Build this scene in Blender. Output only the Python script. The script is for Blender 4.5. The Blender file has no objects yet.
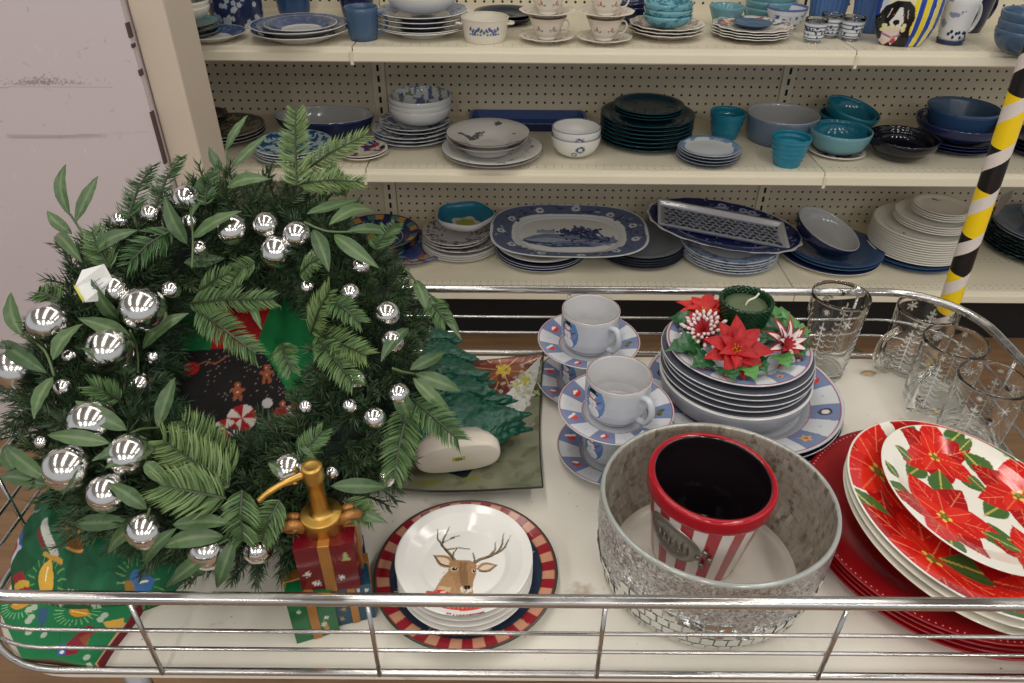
import bpy, math, random
import numpy as np
from mathutils import Vector, Matrix
random.seed(7); np.random.seed(7)
PI = math.pi
SC = bpy.context.scene
COL = SC.collection

# ------------------------------------------------------------------ camera
FPX = 740.0; PITCH = math.radians(35.0); ROLL = math.radians(0.45)
CAM = np.array([0.0, 0.0, 1.5])
_f = np.array([0, math.cos(PITCH), -math.sin(PITCH)])
_r0 = np.array([1.0, 0, 0]); _u0 = np.array([0, math.sin(PITCH), math.cos(PITCH)])
_r = _r0*math.cos(ROLL) + _u0*math.sin(ROLL)
_u = _u0*math.cos(ROLL) - _r0*math.sin(ROLL)
def ray(px, py):
    return _f + _r*((px-512)/FPX) - _u*((py-341.5)/FPX)
def onz(px, py, z):
    d = ray(px, py); t = (z-CAM[2])/d[2]; return CAM + d*t
def ony(px, py, y):
    d = ray(px, py); t = y/d[1]; return CAM + d*t
def depth(p): return float(np.dot(np.array(p)-CAM, _f))
cam_d = bpy.data.cameras.new('camera'); cam = bpy.data.objects.new('camera', cam_d); COL.objects.link(cam)
cam_d.sensor_width = 36; cam_d.lens = 36*FPX/1024; cam_d.clip_start = 0.02
m = Matrix(((_r[0], _u[0], -_f[0], CAM[0]), (_r[1], _u[1], -_f[1], CAM[1]), (_r[2], _u[2], -_f[2], CAM[2]), (0, 0, 0, 1)))
cam.matrix_world = m
SC.camera = cam

# ------------------------------------------------------------------ colour + materials
def lin(c):
    def g(v):
        v = v/255.0
        return v/12.92 if v <= 0.04045 else ((v+0.055)/1.055)**2.4
    return (g(c[0]), g(c[1]), g(c[2]), 1.0)
def L3(c): return np.array(lin(c)[:3])

def new_mat(name):
    m = bpy.data.materials.new(name); m.use_nodes = True
    nt = m.node_tree; b = nt.nodes['Principled BSDF']
    return m, nt, b
def N(nt, t, **kw):
    n = nt.nodes.new(t)
    for k, v in kw.items(): setattr(n, k, v)
    return n
def math_n(nt, op, a, b=None, c=None):
    n = N(nt, 'ShaderNodeMath', operation=op)
    for i, v in enumerate((a, b, c)):
        if v is None: continue
        if isinstance(v, (int, float)): n.inputs[i].default_value = v
        else: nt.links.new(v, n.inputs[i])
    return n.outputs[0]
def mix_c(nt, fac, a, b):
    n = N(nt, 'ShaderNodeMix', data_type='RGBA')
    if isinstance(fac, (int, float)): n.inputs[0].default_value = fac
    else: nt.links.new(fac, n.inputs[0])
    for i, v in ((6, a), (7, b)):
        if isinstance(v, tuple): n.inputs[i].default_value = v
        else: nt.links.new(v, n.inputs[i])
    return n.outputs[2]
def flat(name, c, rough=0.4, metal=0.0, noise=0.0, nscale=20, bump=0.0, bscale=60, **kw):
    m, nt, b = new_mat(name)
    b.inputs['Roughness'].default_value = rough; b.inputs['Metallic'].default_value = metal
    col = lin(c)
    if noise:
        tc = N(nt, 'ShaderNodeTexCoord'); no = N(nt, 'ShaderNodeTexNoise'); no.inputs['Scale'].default_value = nscale
        no.inputs['Detail'].default_value = 4
        nt.links.new(tc.outputs['Object'], no.inputs['Vector'])
        d = tuple(v*(1-noise) for v in col[:3])+(1,)
        l = tuple(min(1, v*(1+noise)) for v in col[:3])+(1,)
        nt.links.new(mix_c(nt, no.outputs[0], d, l), b.inputs['Base Color'])
    else: b.inputs['Base Color'].default_value = col
    if bump:
        tc = N(nt, 'ShaderNodeTexCoord'); no = N(nt, 'ShaderNodeTexNoise'); no.inputs['Scale'].default_value = bscale
        nt.links.new(tc.outputs['Object'], no.inputs['Vector'])
        bp = N(nt, 'ShaderNodeBump'); bp.inputs['Strength'].default_value = bump; bp.inputs['Distance'].default_value = 0.004
        nt.links.new(no.outputs[0], bp.inputs['Height']); nt.links.new(bp.outputs[0], b.inputs['Normal'])
    for k, v in kw.items(): b.inputs[k.replace('_', ' ')].default_value = v
    return m
def ceramic(name, base, bands=(), specks=(), rough=0.12):
    """bands: (r0, r1, colour) by radius share; specks: (colour, scale, threshold, r0, r1)"""
    m, nt, b = new_mat(name); b.inputs['Roughness'].default_value = rough
    uv = N(nt, 'ShaderNodeUVMap'); sp = N(nt, 'ShaderNodeSeparateXYZ'); nt.links.new(uv.outputs[0], sp.inputs[0])
    r = sp.outputs[0]; tc = N(nt, 'ShaderNodeTexCoord')
    cur = lin(base)
    def rng(r0, r1): return math_n(nt, 'MULTIPLY', math_n(nt, 'GREATER_THAN', r, r0), math_n(nt, 'LESS_THAN', r, r1))
    for r0, r1, c in bands: cur = mix_c(nt, rng(r0, r1), cur, lin(c))
    for c, s, th, r0, r1 in specks:
        no = N(nt, 'ShaderNodeTexNoise'); no.inputs['Scale'].default_value = s; no.inputs['Detail'].default_value = 3
        nt.links.new(tc.outputs['Object'], no.inputs['Vector'])
        ss = N(nt, 'ShaderNodeMapRange'); nt.links.new(no.outputs[0], ss.inputs[0])
        ss.inputs[1].default_value = th-0.02; ss.inputs[2].default_value = th+0.02
        cur = mix_c(nt, math_n(nt, 'MULTIPLY', ss.outputs[0], rng(r0, r1)), cur, lin(c))
    if isinstance(cur, tuple): b.inputs['Base Color'].default_value = cur
    else: nt.links.new(cur, b.inputs['Base Color'])
    return m
def painted(name, rough=0.15, metal=0.0, bump=0.0, bscale=300, coat=0.0):
    m, nt, b = new_mat(name); b.inputs['Roughness'].default_value = rough; b.inputs['Metallic'].default_value = metal
    a = N(nt, 'ShaderNodeAttribute', attribute_name='Col'); nt.links.new(a.outputs['Color'], b.inputs['Base Color'])
    if bump:
        tc = N(nt, 'ShaderNodeTexCoord'); no = N(nt, 'ShaderNodeTexNoise'); no.inputs['Scale'].default_value = bscale
        nt.links.new(tc.outputs['Object'], no.inputs['Vector'])
        bp = N(nt, 'ShaderNodeBump'); bp.inputs['Strength'].default_value = bump; bp.inputs['Distance'].default_value = 0.003
        nt.links.new(no.outputs[0], bp.inputs['Height']); nt.links.new(bp.outputs[0], b.inputs['Normal'])
    if coat: b.inputs['Coat Weight'].default_value = coat; b.inputs['Coat Roughness'].default_value = 0.1
    return m
PAINT = painted('painted_glaze', 0.12); FABRIC = painted('printed_fabric', 0.75, bump=0.25, bscale=500)
FELT = painted('felt_print', 0.9, bump=0.4, bscale=600)
def glass_mat(name, c=(255, 255, 255), rough=0.0, ior=1.45):
    m, nt, b = new_mat(name); b.inputs['Base Color'].default_value = lin(c); b.inputs['Roughness'].default_value = rough
    b.inputs['Transmission Weight'].default_value = 1.0; b.inputs['IOR'].default_value = ior
    return m

# ------------------------------------------------------------------ object helpers
def tag(o, label=None, cat=None, group=None, kind=None):
    if label: o['label'] = label
    if cat: o['category'] = cat
    if group: o['group'] = group
    if kind: o['kind'] = kind
    return o
def empty(name, loc=(0, 0, 0), rz=0.0):
    o = bpy.data.objects.new(name, None); o.empty_display_size = 0.02
    o.location = loc; o.rotation_euler = (0, 0, rz); COL.objects.link(o); return o
def meshobj(name, verts, faces, mats, parent=None, smooth=True, mi=None, colors=None, uvs=None, loc=None, rot=None):
    me = bpy.data.meshes.new(name)
    me.from_pydata([tuple(v) for v in verts], [], faces)
    for mt in (mats if isinstance(mats, (list, tuple)) else [mats]): me.materials.append(mt)
    if mi is not None: me.polygons.foreach_set('material_index', np.array(mi, dtype=np.int32))
    if smooth: me.polygons.foreach_set('use_smooth', np.ones(len(faces), dtype=bool))
    if colors is not None:
        a = me.color_attributes.new('Col', 'FLOAT_COLOR', 'POINT')
        c = np.ones((len(verts), 4), dtype=np.float32); c[:, :3] = colors
        a.data.foreach_set('color', c.ravel())
    if uvs is not None:
        u = me.uv_layers.new(name='UVMap'); li = np.zeros(len(me.loops), dtype=np.int32); me.loops.foreach_get('vertex_index', li)
        u.data.foreach_set('uv', np.array(uvs, dtype=np.float32)[li].ravel())
    me.update()
    o = bpy.data.objects.new(name, me); COL.objects.link(o)
    if parent: o.parent = parent
    if loc is not None: o.location = tuple(loc)
    if rot is not None: o.rotation_euler = rot
    return o
def inst(o, loc, rot=None, scale=None):
    c = o.copy(); COL.objects.link(c); c.location = tuple(loc)
    if rot is not None: c.rotation_euler = rot
    if scale: c.scale = (scale,)*3
    for ch in list(o.children):
        d = ch.copy(); COL.objects.link(d); d.parent = c
        for g in ch.children:
            e = g.copy(); COL.objects.link(e); e.parent = d
    return c
def refine(prof, step):
    out = [prof[0]]
    for a, b in zip(prof, prof[1:]):
        d = math.hypot(b[0]-a[0], b[1]-a[1]); n = max(1, int(math.ceil(d/step)))
        for i in range(1, n+1):
            t = i/n; out.append((a[0]+(b[0]-a[0])*t, a[1]+(b[1]-a[1])*t, a[2] if i < n else b[2]))
    return out
def lathe_data(prof, seg=64, sx=1.0, sy=1.0, rf=None):
    """prof: (r, z, material index of the span that starts here)"""
    V = []; F = []; MI = []; UV = []; rows = []
    R = max(p[0] for p in prof)
    an = np.arange(seg)*2*PI/seg
    ca, sa = np.cos(an), np.sin(an)
    for (r, z, mi) in prof:
        if r < 1e-6:
            rows.append([len(V)]); V.append((0, 0, z)); UV.append((0, 0))
        else:
            rows.append(list(range(len(V), len(V)+seg)))
            rr = np.full(seg, r) if rf is None else r*rf(an, r/R, z)
            for i in range(seg):
                V.append((rr[i]*ca[i]*sx, rr[i]*sa[i]*sy, z)); UV.append((r/R, an[i]/(2*PI)))
    for k in range(len(prof)-1):
        a, b = rows[k], rows[k+1]; mi = prof[k][2]
        if len(a) == 1 and len(b) == 1: continue
        for i in range(seg):
            j = (i+1) % seg
            if len(a) == 1: F.append((a[0], b[j], b[i]))
            elif len(b) == 1: F.append((a[i], a[j], b[0]))
            else: F.append((a[i], a[j], b[j], b[i]))
            MI.append(mi)
    return np.array(V), F, MI, UV
def lathe(name, prof, mats, seg=64, parent=None, loc=None, rot=None, paint=None, sx=1.0, sy=1.0, rf=None, relief=None):
    V, F, MI, UV = lathe_data(prof, seg, sx, sy, rf)
    if relief is not None: V = relief(V)
    C = paint(V, UV) if paint else None
    return meshobj(name, V, F, mats, parent, True, MI, C, UV, loc, rot)
def tube(pts, rad, seg=10, closed=False):
    pts = [np.array(p, float) for p in pts]; n = len(pts); V = []; F = []
    prev = None
    rads = rad if hasattr(rad, '__len__') else [rad]*n
    for i, p in enumerate(pts):
        if closed: t = pts[(i+1) % n]-pts[i-1]
        else: t = pts[min(i+1, n-1)]-pts[max(i-1, 0)]
        t = t/ (np.linalg.norm(t)+1e-12)
        if prev is None:
            a = np.array([0, 0, 1.0]) if abs(t[2]) < 0.9 else np.array([1.0, 0, 0])
            u = np.cross(t, a)
        else: u = prev - t*np.dot(prev, t)
        u /= np.linalg.norm(u)+1e-12; prev = u; v = np.cross(t, u)
        for k in range(seg):
            a = 2*PI*k/seg; V.append(p+rads[i]*(u*math.cos(a)+v*math.sin(a)))
    m = n if closed else n-1
    for i in range(m):
        for k in range(seg):
            a = i*seg+k; b = i*seg+(k+1) % seg; c = ((i+1) % n)*seg+(k+1) % seg; d = ((i+1) % n)*seg+k
            F.append((a, b, c, d))
    if not closed: F.append(tuple(range(seg))[::-1]); F.append(tuple((n-1)*seg+k for k in range(seg)))
    return V, F
def box(x0, x1, y0, y1, z0, z1):
    V = [(x0, y0, z0), (x1, y0, z0), (x1, y1, z0), (x0, y1, z0), (x0, y0, z1), (x1, y0, z1), (x1, y1, z1), (x0, y1, z1)]
    F = [(0, 3, 2, 1), (4, 5, 6, 7), (0, 1, 5, 4), (1, 2, 6, 5), (2, 3, 7, 6), (3, 0, 4, 7)]
    return V, F
def join(*gs):
    V = []; F = []
    for v, f in gs:
        o = len(V); V.extend(tuple(q) for q in v); F.extend(tuple(i+o for i in q) for q in f)
    return V, F
def bevel(o, w=0.002, s=2):
    md = o.modifiers.new('soft_edge', 'BEVEL'); md.width = w; md.segments = s; md.limit_method = 'ANGLE'; return o
def smooth_path(pts, n=8):
    pts = [np.array(p, float) for p in pts]; out = []
    for i in range(len(pts)-1):
        p0 = pts[max(i-1, 0)]; p1 = pts[i]; p2 = pts[i+1]; p3 = pts[min(i+2, len(pts)-1)]
        for k in range(n):
            t = k/n
            out.append(0.5*((2*p1)+(-p0+p2)*t+(2*p0-5*p1+4*p2-p3)*t*t+(-p0+3*p1-3*p2+p3)*t**3))
    out.append(pts[-1]); return out

# ------------------------------------------------------------------ painter of prints (surface design on glaze or cloth)
class Paint:
    def __init__(s, X, Y, base):
        s.X = np.asarray(X); s.Y = np.asarray(Y); s.C = np.zeros((len(s.X), 3)); s.C[:] = L3(base)
    def put(s, mask, c, a=1.0):
        s.C[mask] = s.C[mask]*(1-a)+L3(c)*a
    def poly(s, pts, c, a=1.0):
        P = np.array(pts, float); x0, y0 = P.min(0); x1, y1 = P.max(0)
        idx = np.nonzero((s.X >= x0) & (s.X <= x1) & (s.Y >= y0) & (s.Y <= y1))[0]
        if not len(idx): return
        x = s.X[idx]; y = s.Y[idx]; ins = np.zeros(len(idx), bool); n = len(P)
        for i in range(n):
            xa, ya = P[i]; xb, yb = P[(i+1) % n]
            if ya == yb: continue
            c1 = ((ya > y) != (yb > y)) & (x < (xb-xa)*(y-ya)/(yb-ya)+xa)
            ins ^= c1
        s.put(idx[ins], c, a)
    def ell(s, cx, cy, rx, ry, c, rot=0.0, a=1.0):
        dx = s.X-cx; dy = s.Y-cy; co, si = math.cos(rot), math.sin(rot)
        u = (dx*co+dy*si)/rx; v = (-dx*si+dy*co)/ry
        s.put(u*u+v*v < 1, c, a)
    def line(s, pts, w, c, a=1.0):
        ws = w if hasattr(w, '__len__') else [w]*len(pts)
        for i in range(len(pts)-1):
            ax, ay = pts[i]; bx, by = pts[i+1]; wm = max(ws[i], ws[i+1])
            idx = np.nonzero((s.X >= min(ax, bx)-wm) & (s.X <= max(ax, bx)+wm) & (s.Y >= min(ay, by)-wm) & (s.Y <= max(ay, by)+wm))[0]
            if not len(idx): continue
            dx, dy = bx-ax, by-ay; L = dx*dx+dy*dy+1e-12
            t = np.clip(((s.X[idx]-ax)*dx+(s.Y[idx]-ay)*dy)/L, 0, 1)
            d = np.hypot(s.X[idx]-ax-t*dx, s.Y[idx]-ay-t*dy)
            s.put(idx[d < (ws[i]+(ws[i+1]-ws[i])*t)/2], c, a)
def leafpoly(bx, by, tx, ty, w, n=7, skew=0.0):
    dx, dy = tx-bx, ty-by; L = math.hypot(dx, dy); nx, ny = -dy/L, dx/L; A = []; B = []
    for i in range(n+1):
        t = i/n; ww = w*math.sin(PI*min(1, t**0.8))*0.5*(1 if t < 1 else 0); q = skew*math.sin(PI*t)
        A.append((bx+dx*t+nx*(ww+q), by+dy*t+ny*(ww+q))); B.append((bx+dx*t-nx*(ww-q), by+dy*t-ny*(ww-q)))
    return A+B[::-1]
def star(cx, cy, R, r, n, rot=0.0):
    return [(cx+(R if i % 2 == 0 else r)*math.cos(rot+PI*i/n), cy+(R if i % 2 == 0 else r)*math.sin(rot+PI*i/n)) for i in range(2*n)]
def poinsettia(P, cx, cy, R, rot=0.0, reds=((168, 14, 16), (204, 28, 22), (218, 44, 30)), leaves=True, vein=(236, 120, 84)):
    if leaves:
        for k in range(4):
            a = rot+0.4+k*PI/2+0.2*math.sin(k*3); x0, y0 = cx+0.5*R*math.cos(a), cy+0.5*R*math.sin(a); x1, y1 = cx+1.25*R*math.cos(a), cy+1.25*R*math.sin(a)
            P.poly(leafpoly(x0, y0, x1, y1, 0.5*R), (70, 104, 50)); P.line([(x0, y0), (x1, y1)], 0.035*R, (190, 180, 90))
    for k in range(6):
        a = rot+k*PI/3; x1, y1 = cx+R*math.cos(a), cy+R*math.sin(a)
        P.poly(leafpoly(cx, cy, x1, y1, 0.66*R, skew=0.04*R), reds[k % 2]); P.line([(cx, cy), (cx+.9*R*math.cos(a), cy+.9*R*math.sin(a))], 0.02*R, vein)
        for q in (0.35, 0.55, 0.72):
            for s in (-1, 1):
                bx, by = cx+q*R*math.cos(a), cy+q*R*math.sin(a)
                P.line([(bx, by), (bx+0.22*R*math.cos(a+s*0.8), by+0.22*R*math.sin(a+s*0.8))], 0.012*R, vein, 0.6)
    for k in range(6):
        a = rot+PI/6+k*PI/3; x1, y1 = cx+0.62*R*math.cos(a), cy+0.62*R*math.sin(a)
        P.poly(leafpoly(cx, cy, x1, y1, 0.36*R), reds[2 if k % 2 else 1]); P.line([(cx, cy), (x1, y1)], 0.018*R, vein)
    for k in range(9):
        a = k*2*PI/9+rot; q = 0.10*R if k % 2 else 0.05*R
        P.ell(cx+q*math.cos(a), cy+q*math.sin(a), 0.04*R, 0.04*R, (226, 196, 80) if k % 2 else (110, 110, 50))

# ------------------------------------------------------------------ ware profiles
def plate_prof(R, h, well=0.60, t=0.0035, o=0, rm=1, i=2):
    return [(0, .002, o), (.48*R, .002, o), (.50*R, 0, o), (.54*R, 0, o), (.58*R, .0025, o), ((well+.10)*R, .34*h, o), (.86*R, .68*h, o),
            (.995*R, h-.0018, rm), (R, h-.0006, rm), (.99*R, h, i), (.86*R, .68*h+t, i), ((well+.08)*R, .34*h+t, i), (well*R, .0058, i), (.5*well*R, .0052, i), (0, .0052, i)]
def bowl_prof(R, h, foot=.42, t=.004, flare=0.0, o=0, rm=1, i=2, n=9):
    out = [(0, .003, o), (foot*R*.85, .003, o), (foot*R*.9, 0, o), (foot*R, 0, o)]
    def f(s, off):
        a = s*PI/2; r = foot*R+(R-foot*R)*((1-flare)*math.sin(a)+flare*s); z = .003+(h-.003)*((1-flare)*(1-math.cos(a))+flare*s)
        return r, z
    for k in range(n+1):
        r, z = f(k/n, 0); out.append((r, z, o))
    out[-1] = (out[-1][0], out[-1][1], rm)
    out.append((R-t*.5, h+.0012, rm)); out.append((R-t, h, i))
    for k in range(n-1, -1, -1):
        r, z = f(k/n, 0); out.append((max(0.0, r-t), max(z+t*(1-.6*k/n), .007), i))
    out.append((0, .0075, i)); return out
def cyl_prof(R0, R1, h, t=.004, o=0, rm=1, i=2, rb=.004, n=6, foot=.003):
    out = [(0, foot, o), (R0*.8, foot, o), (R0*.84, 0, o), (R0-rb, 0, o)]
    for k in range(1, n+1):
        q = k/n; out.append((R0+(R1-R0)*q - rb*(1-q)**4*.3, rb+(h-rb)*q if k < n else h-.001, o))
    out[-1] = (R1, h-.001, rm)
    out += [(R1-t*.5, h+.0008, rm), (R1-t, h-.001, i)]
    for k in range(n-1, 0, -1):
        q = k/n; out.append((R0+(R1-R0)*q-t, rb+(h-rb)*q, i))
    out += [(R0-t-.004, .008, i), (0, .0075, i)]
    return out
# ------------------------------------------------------------------ setting
ZT, ZM, ZB = 1.001, 0.653, 0.245         # shelf surfaces
YF, YK = 2.10, 2.60                      # shelf front and back panel
TRAY = 0.775

wood = flat('brown_wood_floor', (128, 98, 70), 0.45)
nt = wood.node_tree; b = nt.nodes['Principled BSDF']
tc = N(nt, 'ShaderNodeTexCoord'); mp = N(nt, 'ShaderNodeMapping'); mp.inputs['Scale'].default_value = (1.2, 14, 1)
no = N(nt, 'ShaderNodeTexNoise'); no.inputs['Scale'].default_value = 3.0; no.inputs['Detail'].default_value = 8
nt.links.new(tc.outputs['Object'], mp.inputs[0]); nt.links.new(mp.outputs[0], no.inputs['Vector'])
nt.links.new(mix_c(nt, no.outputs[0], lin((92, 66, 45)), lin((160, 126, 92))), b.inputs['Base Color'])
V, F = box(-5, 5, -3, 5, -0.05, 0); tag(meshobj('floor', V, F, wood, smooth=False), kind='structure')

# painted wall on the left with scuffs, and the boxed pillar beside it
WY = 1.62
nx, nz = 330, 380; xs = np.linspace(-1.75, -0.799, nx); zs = np.linspace(0.55, 1.45, nz)
GX, GZ = np.meshgrid(xs, zs); V = np.stack([GX.ravel(), np.full(GX.size, WY), GZ.ravel()], 1)
P = Paint(V[:, 0], V[:, 2], (208, 196, 199))
def wp(px, py): q = ony(px, py, WY); return (q[0], q[2])
rs = random.Random(3)
for k in range(230):
    u = rs.gauss(0, 1); px = 43+u*17; py = 85-abs(rs.gauss(0, 4.0))*math.exp(-u*u*0.3)-0.5
    q = wp(px, py); P.ell(q[0], q[1], 0.0022, 0.0012, (150, 138, 138), rs.uniform(-.5, .5), 0.7)
for k in range(60):
    q = wp(rs.uniform(0, 110), 85-abs(rs.gauss(0, 4))); P.ell(q[0], q[1], 0.0016, 0.001, (160, 148, 148), 0, 0.6)
P.line([wp(-40, 87), wp(112, 87)], 0.0018, (188, 177, 178)); P.line([wp(-90, 88), wp(8, 88)], 0.003, (176, 165, 167))
for k in range(5):
    P.line([wp(8+k*2, 136+k*.5), wp(60, 137), wp(105-k*5, 136-k*.5)], 0.010-k*0.0018, (172, 160, 162), 0.35)
P.line([wp(100, 134), wp(150, 132)], 0.004, (192, 180, 180), 0.5)
for k in range(46):
    px, py = rs.uniform(0, 150), rs.uniform(5, 320); a = rs.uniform(0, PI); l = rs.uniform(.003, .008)
    q = wp(px, py); c = rs.choice([(176, 162, 164), (188, 176, 178), (222, 212, 214)])
    P.line([(q[0]-l*math.cos(a), q[1]-l*math.sin(a)), (q[0], q[1]+.002), (q[0]+l*math.cos(a), q[1]+l*math.sin(a))], 0.002, c, 0.8)
F = [(j*nx+i, j*nx+i+1, (j+1)*nx+i+1, (j+1)*nx+i) for j in range(nz-1) for i in range(nx-1)]
nV = len(V); bx = box(-3.2, -0.799, WY+.001, WY+.15, 0, 0.55)
extra = [box(-3.2, -0.799, WY, WY+.15, 0, 0.55), box(-3.2, -1.75, WY, WY+.15, 0.55, 1.45), box(-3.2, -0.799, WY, WY+.15, 1.45, 3.0), box(-1.75, -0.799, WY+.002, WY+.15, .55, 1.45)]
VV, FF = join((V, F), *extra); C = np.zeros((len(VV), 3)); C[:] = L3((208, 196, 199)); C[:nV] = P.C
wallm = painted('mauve_wall_paint', 0.55, bump=0.15, bscale=25)
tag(meshobj('wall_left', VV, FF, wallm, smooth=False, colors=C), kind='structure')
pm = flat('beige_pillar_paint', (206, 192, 174), 0.5, noise=0.06, nscale=9, bump=0.15, bscale=18)
V, F = box(-0.796, -0.722, 1.64, 1.79, 0, 3.0)
o = meshobj('pillar_left', V, F, pm, smooth=False); tag(o, kind='structure'); bevel(o, 0.006, 3)
ck = flat('dark_crack', (84, 66, 62), 0.9)
cr = []
for (y0, y1) in ((23, 38), (44, 48), (70, 76), (112, 136), (136, 164)):
    a = ony(123+(y0)*0.222, y0, WY-.001); c = ony(123+(y1)*0.222, y1, WY-.001); w = .0022 if y1-y0 > 5 else .0015
    cr.append(box(-0.8005-w*.4, -0.7985+w*.7, WY-.002, WY+.012, c[2], a[2]))
V, F = join(*cr); tag(meshobj('crack_strip_1', V, F, ck, smooth=False), kind='structure')  # added dark strips stand for the open gap between wall and pillar

# ------------------------------------------------------------------ shelving
cream = flat('cream_shelf_enamel', (224, 216, 194), 0.35, noise=0.03, nscale=6)
def add_holes(mat, px_, pz_, rad, axes, band=None, offx=0.0, offz=0.0, col=(40, 36, 30)):
    nt = mat.node_tree; b = nt.nodes['Principled BSDF']; tc = N(nt, 'ShaderNodeTexCoord'); s = N(nt, 'ShaderNodeSeparateXYZ')
    nt.links.new(tc.outputs['Object'], s.inputs[0]); A = s.outputs[axes[0]]; B = s.outputs[axes[1]]
    fa = math_n(nt, 'SUBTRACT', math_n(nt, 'FRACT', math_n(nt, 'DIVIDE', math_n(nt, 'ADD', A, 10+offx), px_)), 0.5)
    fb = math_n(nt, 'SUBTRACT', math_n(nt, 'FRACT', math_n(nt, 'DIVIDE', math_n(nt, 'ADD', B, 10+offz), pz_)), 0.5)
    fa = math_n(nt, 'MULTIPLY', fa, px_); fb = math_n(nt, 'MULTIPLY', fb, pz_)
    d = math_n(nt, 'SQRT', math_n(nt, 'ADD', math_n(nt, 'MULTIPLY', fa, fa), math_n(nt, 'MULTIPLY', fb, fb)))
    msk = math_n(nt, 'LESS_THAN', d, rad)
    if band:
        tot = None
        for lo, hi in band:
            q = math_n(nt, 'MULTIPLY', math_n(nt, 'GREATER_THAN', B, lo), math_n(nt, 'LESS_THAN', B, hi))
            tot = q if tot is None else math_n(nt, 'ADD', tot, q)
        msk = math_n(nt, 'MULTIPLY', msk, tot)
    src = b.inputs['Base Color'].links[0].from_socket
    nt.links.new(mix_c(nt, msk, src, lin(col)), b.inputs['Base Color'])
peg = flat('beige_pegboard', (218, 208, 186), 0.6, noise=0.03, nscale=5); add_holes(peg, 0.0296, 0.0296, 0.0042, (0, 2))
shelfm = flat('cream_shelf_top_enamel', (224, 216, 194), 0.35, noise=0.03, nscale=6)
add_holes(shelfm, 0.0254, 0.018, 0.0022, (0, 1), band=((YF+.010, YF+.046), (YF+.20, YF+.236)), col=(120, 110, 90))
dark = flat('dark_slot', (22, 20, 18), 0.9); blk = flat('black_kick_plate', (16, 15, 15), 0.7)
def ext_x(prof, x0, x1):
    n = len(prof); V = [(x0, y, z) for y, z in prof]+[(x1, y, z) for y, z in prof]
    F = [(i, (i+1) % n, n+(i+1) % n, n+i) for i in range(n)]+[tuple(range(n))[::-1], tuple(range(n, 2*n))]
    return V, F
BAY = [-1.80, -0.44, 0.93, 2.30]
names = ['shelving bay partly hidden by the pillar, under the blue-rimmed plates', 'middle shelving bay with cream shelves, between the two slotted uprights', 'shelving bay behind the striped pole, under the dog vase']
for i in range(3):
    x0, x1 = BAY[i]+.0015, BAY[i+1]-.0015
    u = empty('shelving_unit', ((x0+x1)/2, YK, 0)); tag(u, 'cream pegboard '+names[i], 'shelving', 'store shelving')
    def par(name, g, mt, bev=None):
        o = meshobj(name, g[0], g[1], mt, smooth=False); o.parent = u; o.matrix_parent_inverse = Matrix.Translation((-(x0+x1)/2, -YK, 0)); 
        if bev: bevel(o, bev, 2)
        return o
    par('back_panel', box(x0, x1, YK, YK+.02, 0, 1.75), peg)
    for z in (ZB, ZM, ZT):
        pr = [(YK, z), (YF+.003, z), (YF, z-.0015), (YF-.002, z-.010), (YF-.004, z-.011), (YF-.011, z-.014), (YF-.014, z-.034), (YF-.010, z-.038), (YF+.01, z-.038), (YF+.01, z-.03), (YK, z-.03)]
        s = par('shelf', ext_x(pr, x0, x1), shelfm)
    par('kick_plate', box(x0, x1, YF+.09, YF+.10, 0, ZB-.031), blk)
    ux = BAY[i+1]+(-.024, .010, 0)[i]; up = par('upright', box(ux-.022, ux+.022, YK-.010, YK-.0005, 0, 1.75), cream, .002)
    sl = [box(ux-.004, ux+.004, YK-.0115, YK-.0098, 0.05+k*.036, 0.05+k*.036+.021) for k in range(46)]
    s = par('slot_strip', join(*sl), dark)
    for z in (ZM, ZT): par('shelf_clip', box(BAY[i+1]-.006, BAY[i+1]+.003, YF-.017, YF-.004, z-.044, z-.010), cream, .001)

# ------------------------------------------------------------------ cart
chrome, nt, b = new_mat('worn_chrome'); b.inputs['Metallic'].default_value = 1; b.inputs['Base Color'].default_value = (.56, .55, .54, 1)
tc = N(nt, 'ShaderNodeTexCoord'); no = N(nt, 'ShaderNodeTexNoise'); no.inputs['Scale'].default_value = 35; no.inputs['Detail'].default_value = 6
mp = N(nt, 'ShaderNodeMapping'); mp.inputs['Scale'].default_value = (.25, 1, 1)
nt.links.new(tc.outputs['Object'], mp.inputs[0]); nt.links.new(mp.outputs[0], no.inputs['Vector'])
mr = N(nt, 'ShaderNodeMapRange'); mr.inputs[1].default_value = .4; mr.inputs[2].default_value = .75; mr.inputs[3].default_value = .12; mr.inputs[4].default_value = .5
nt.links.new(no.outputs[0], mr.inputs[0]); nt.links.new(mr.outputs[0], b.inputs['Roughness'])
traym = flat('white_tray_laminate', (232, 226, 214), 0.32, noise=0.03, nscale=4)
nt = traym.node_tree; b = nt.nodes['Principled BSDF']; tc = N(nt, 'ShaderNodeTexCoord'); src = b.inputs['Base Color'].links[0].from_socket
for sc_, th, c, w in ((14, .70, (188, 176, 156), .03), (150, .74, (120, 108, 92), .02)):
    no = N(nt, 'ShaderNodeTexNoise'); no.inputs['Scale'].default_value = sc_; no.inputs['Detail'].default_value = 5; nt.links.new(tc.outputs['Object'], no.inputs['Vector'])
    ss = N(nt, 'ShaderNodeMapRange'); ss.inputs[1].default_value = th-w; ss.inputs[2].default_value = th+w; nt.links.new(no.outputs[0], ss.inputs[0]); src = mix_c(nt, ss.outputs[0], src, lin(c))
nt.links.new(src, b.inputs['Base Color'])
CX0, CX1, CY0, CY1 = -0.585, 0.700, 0.431, 1.000
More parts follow.
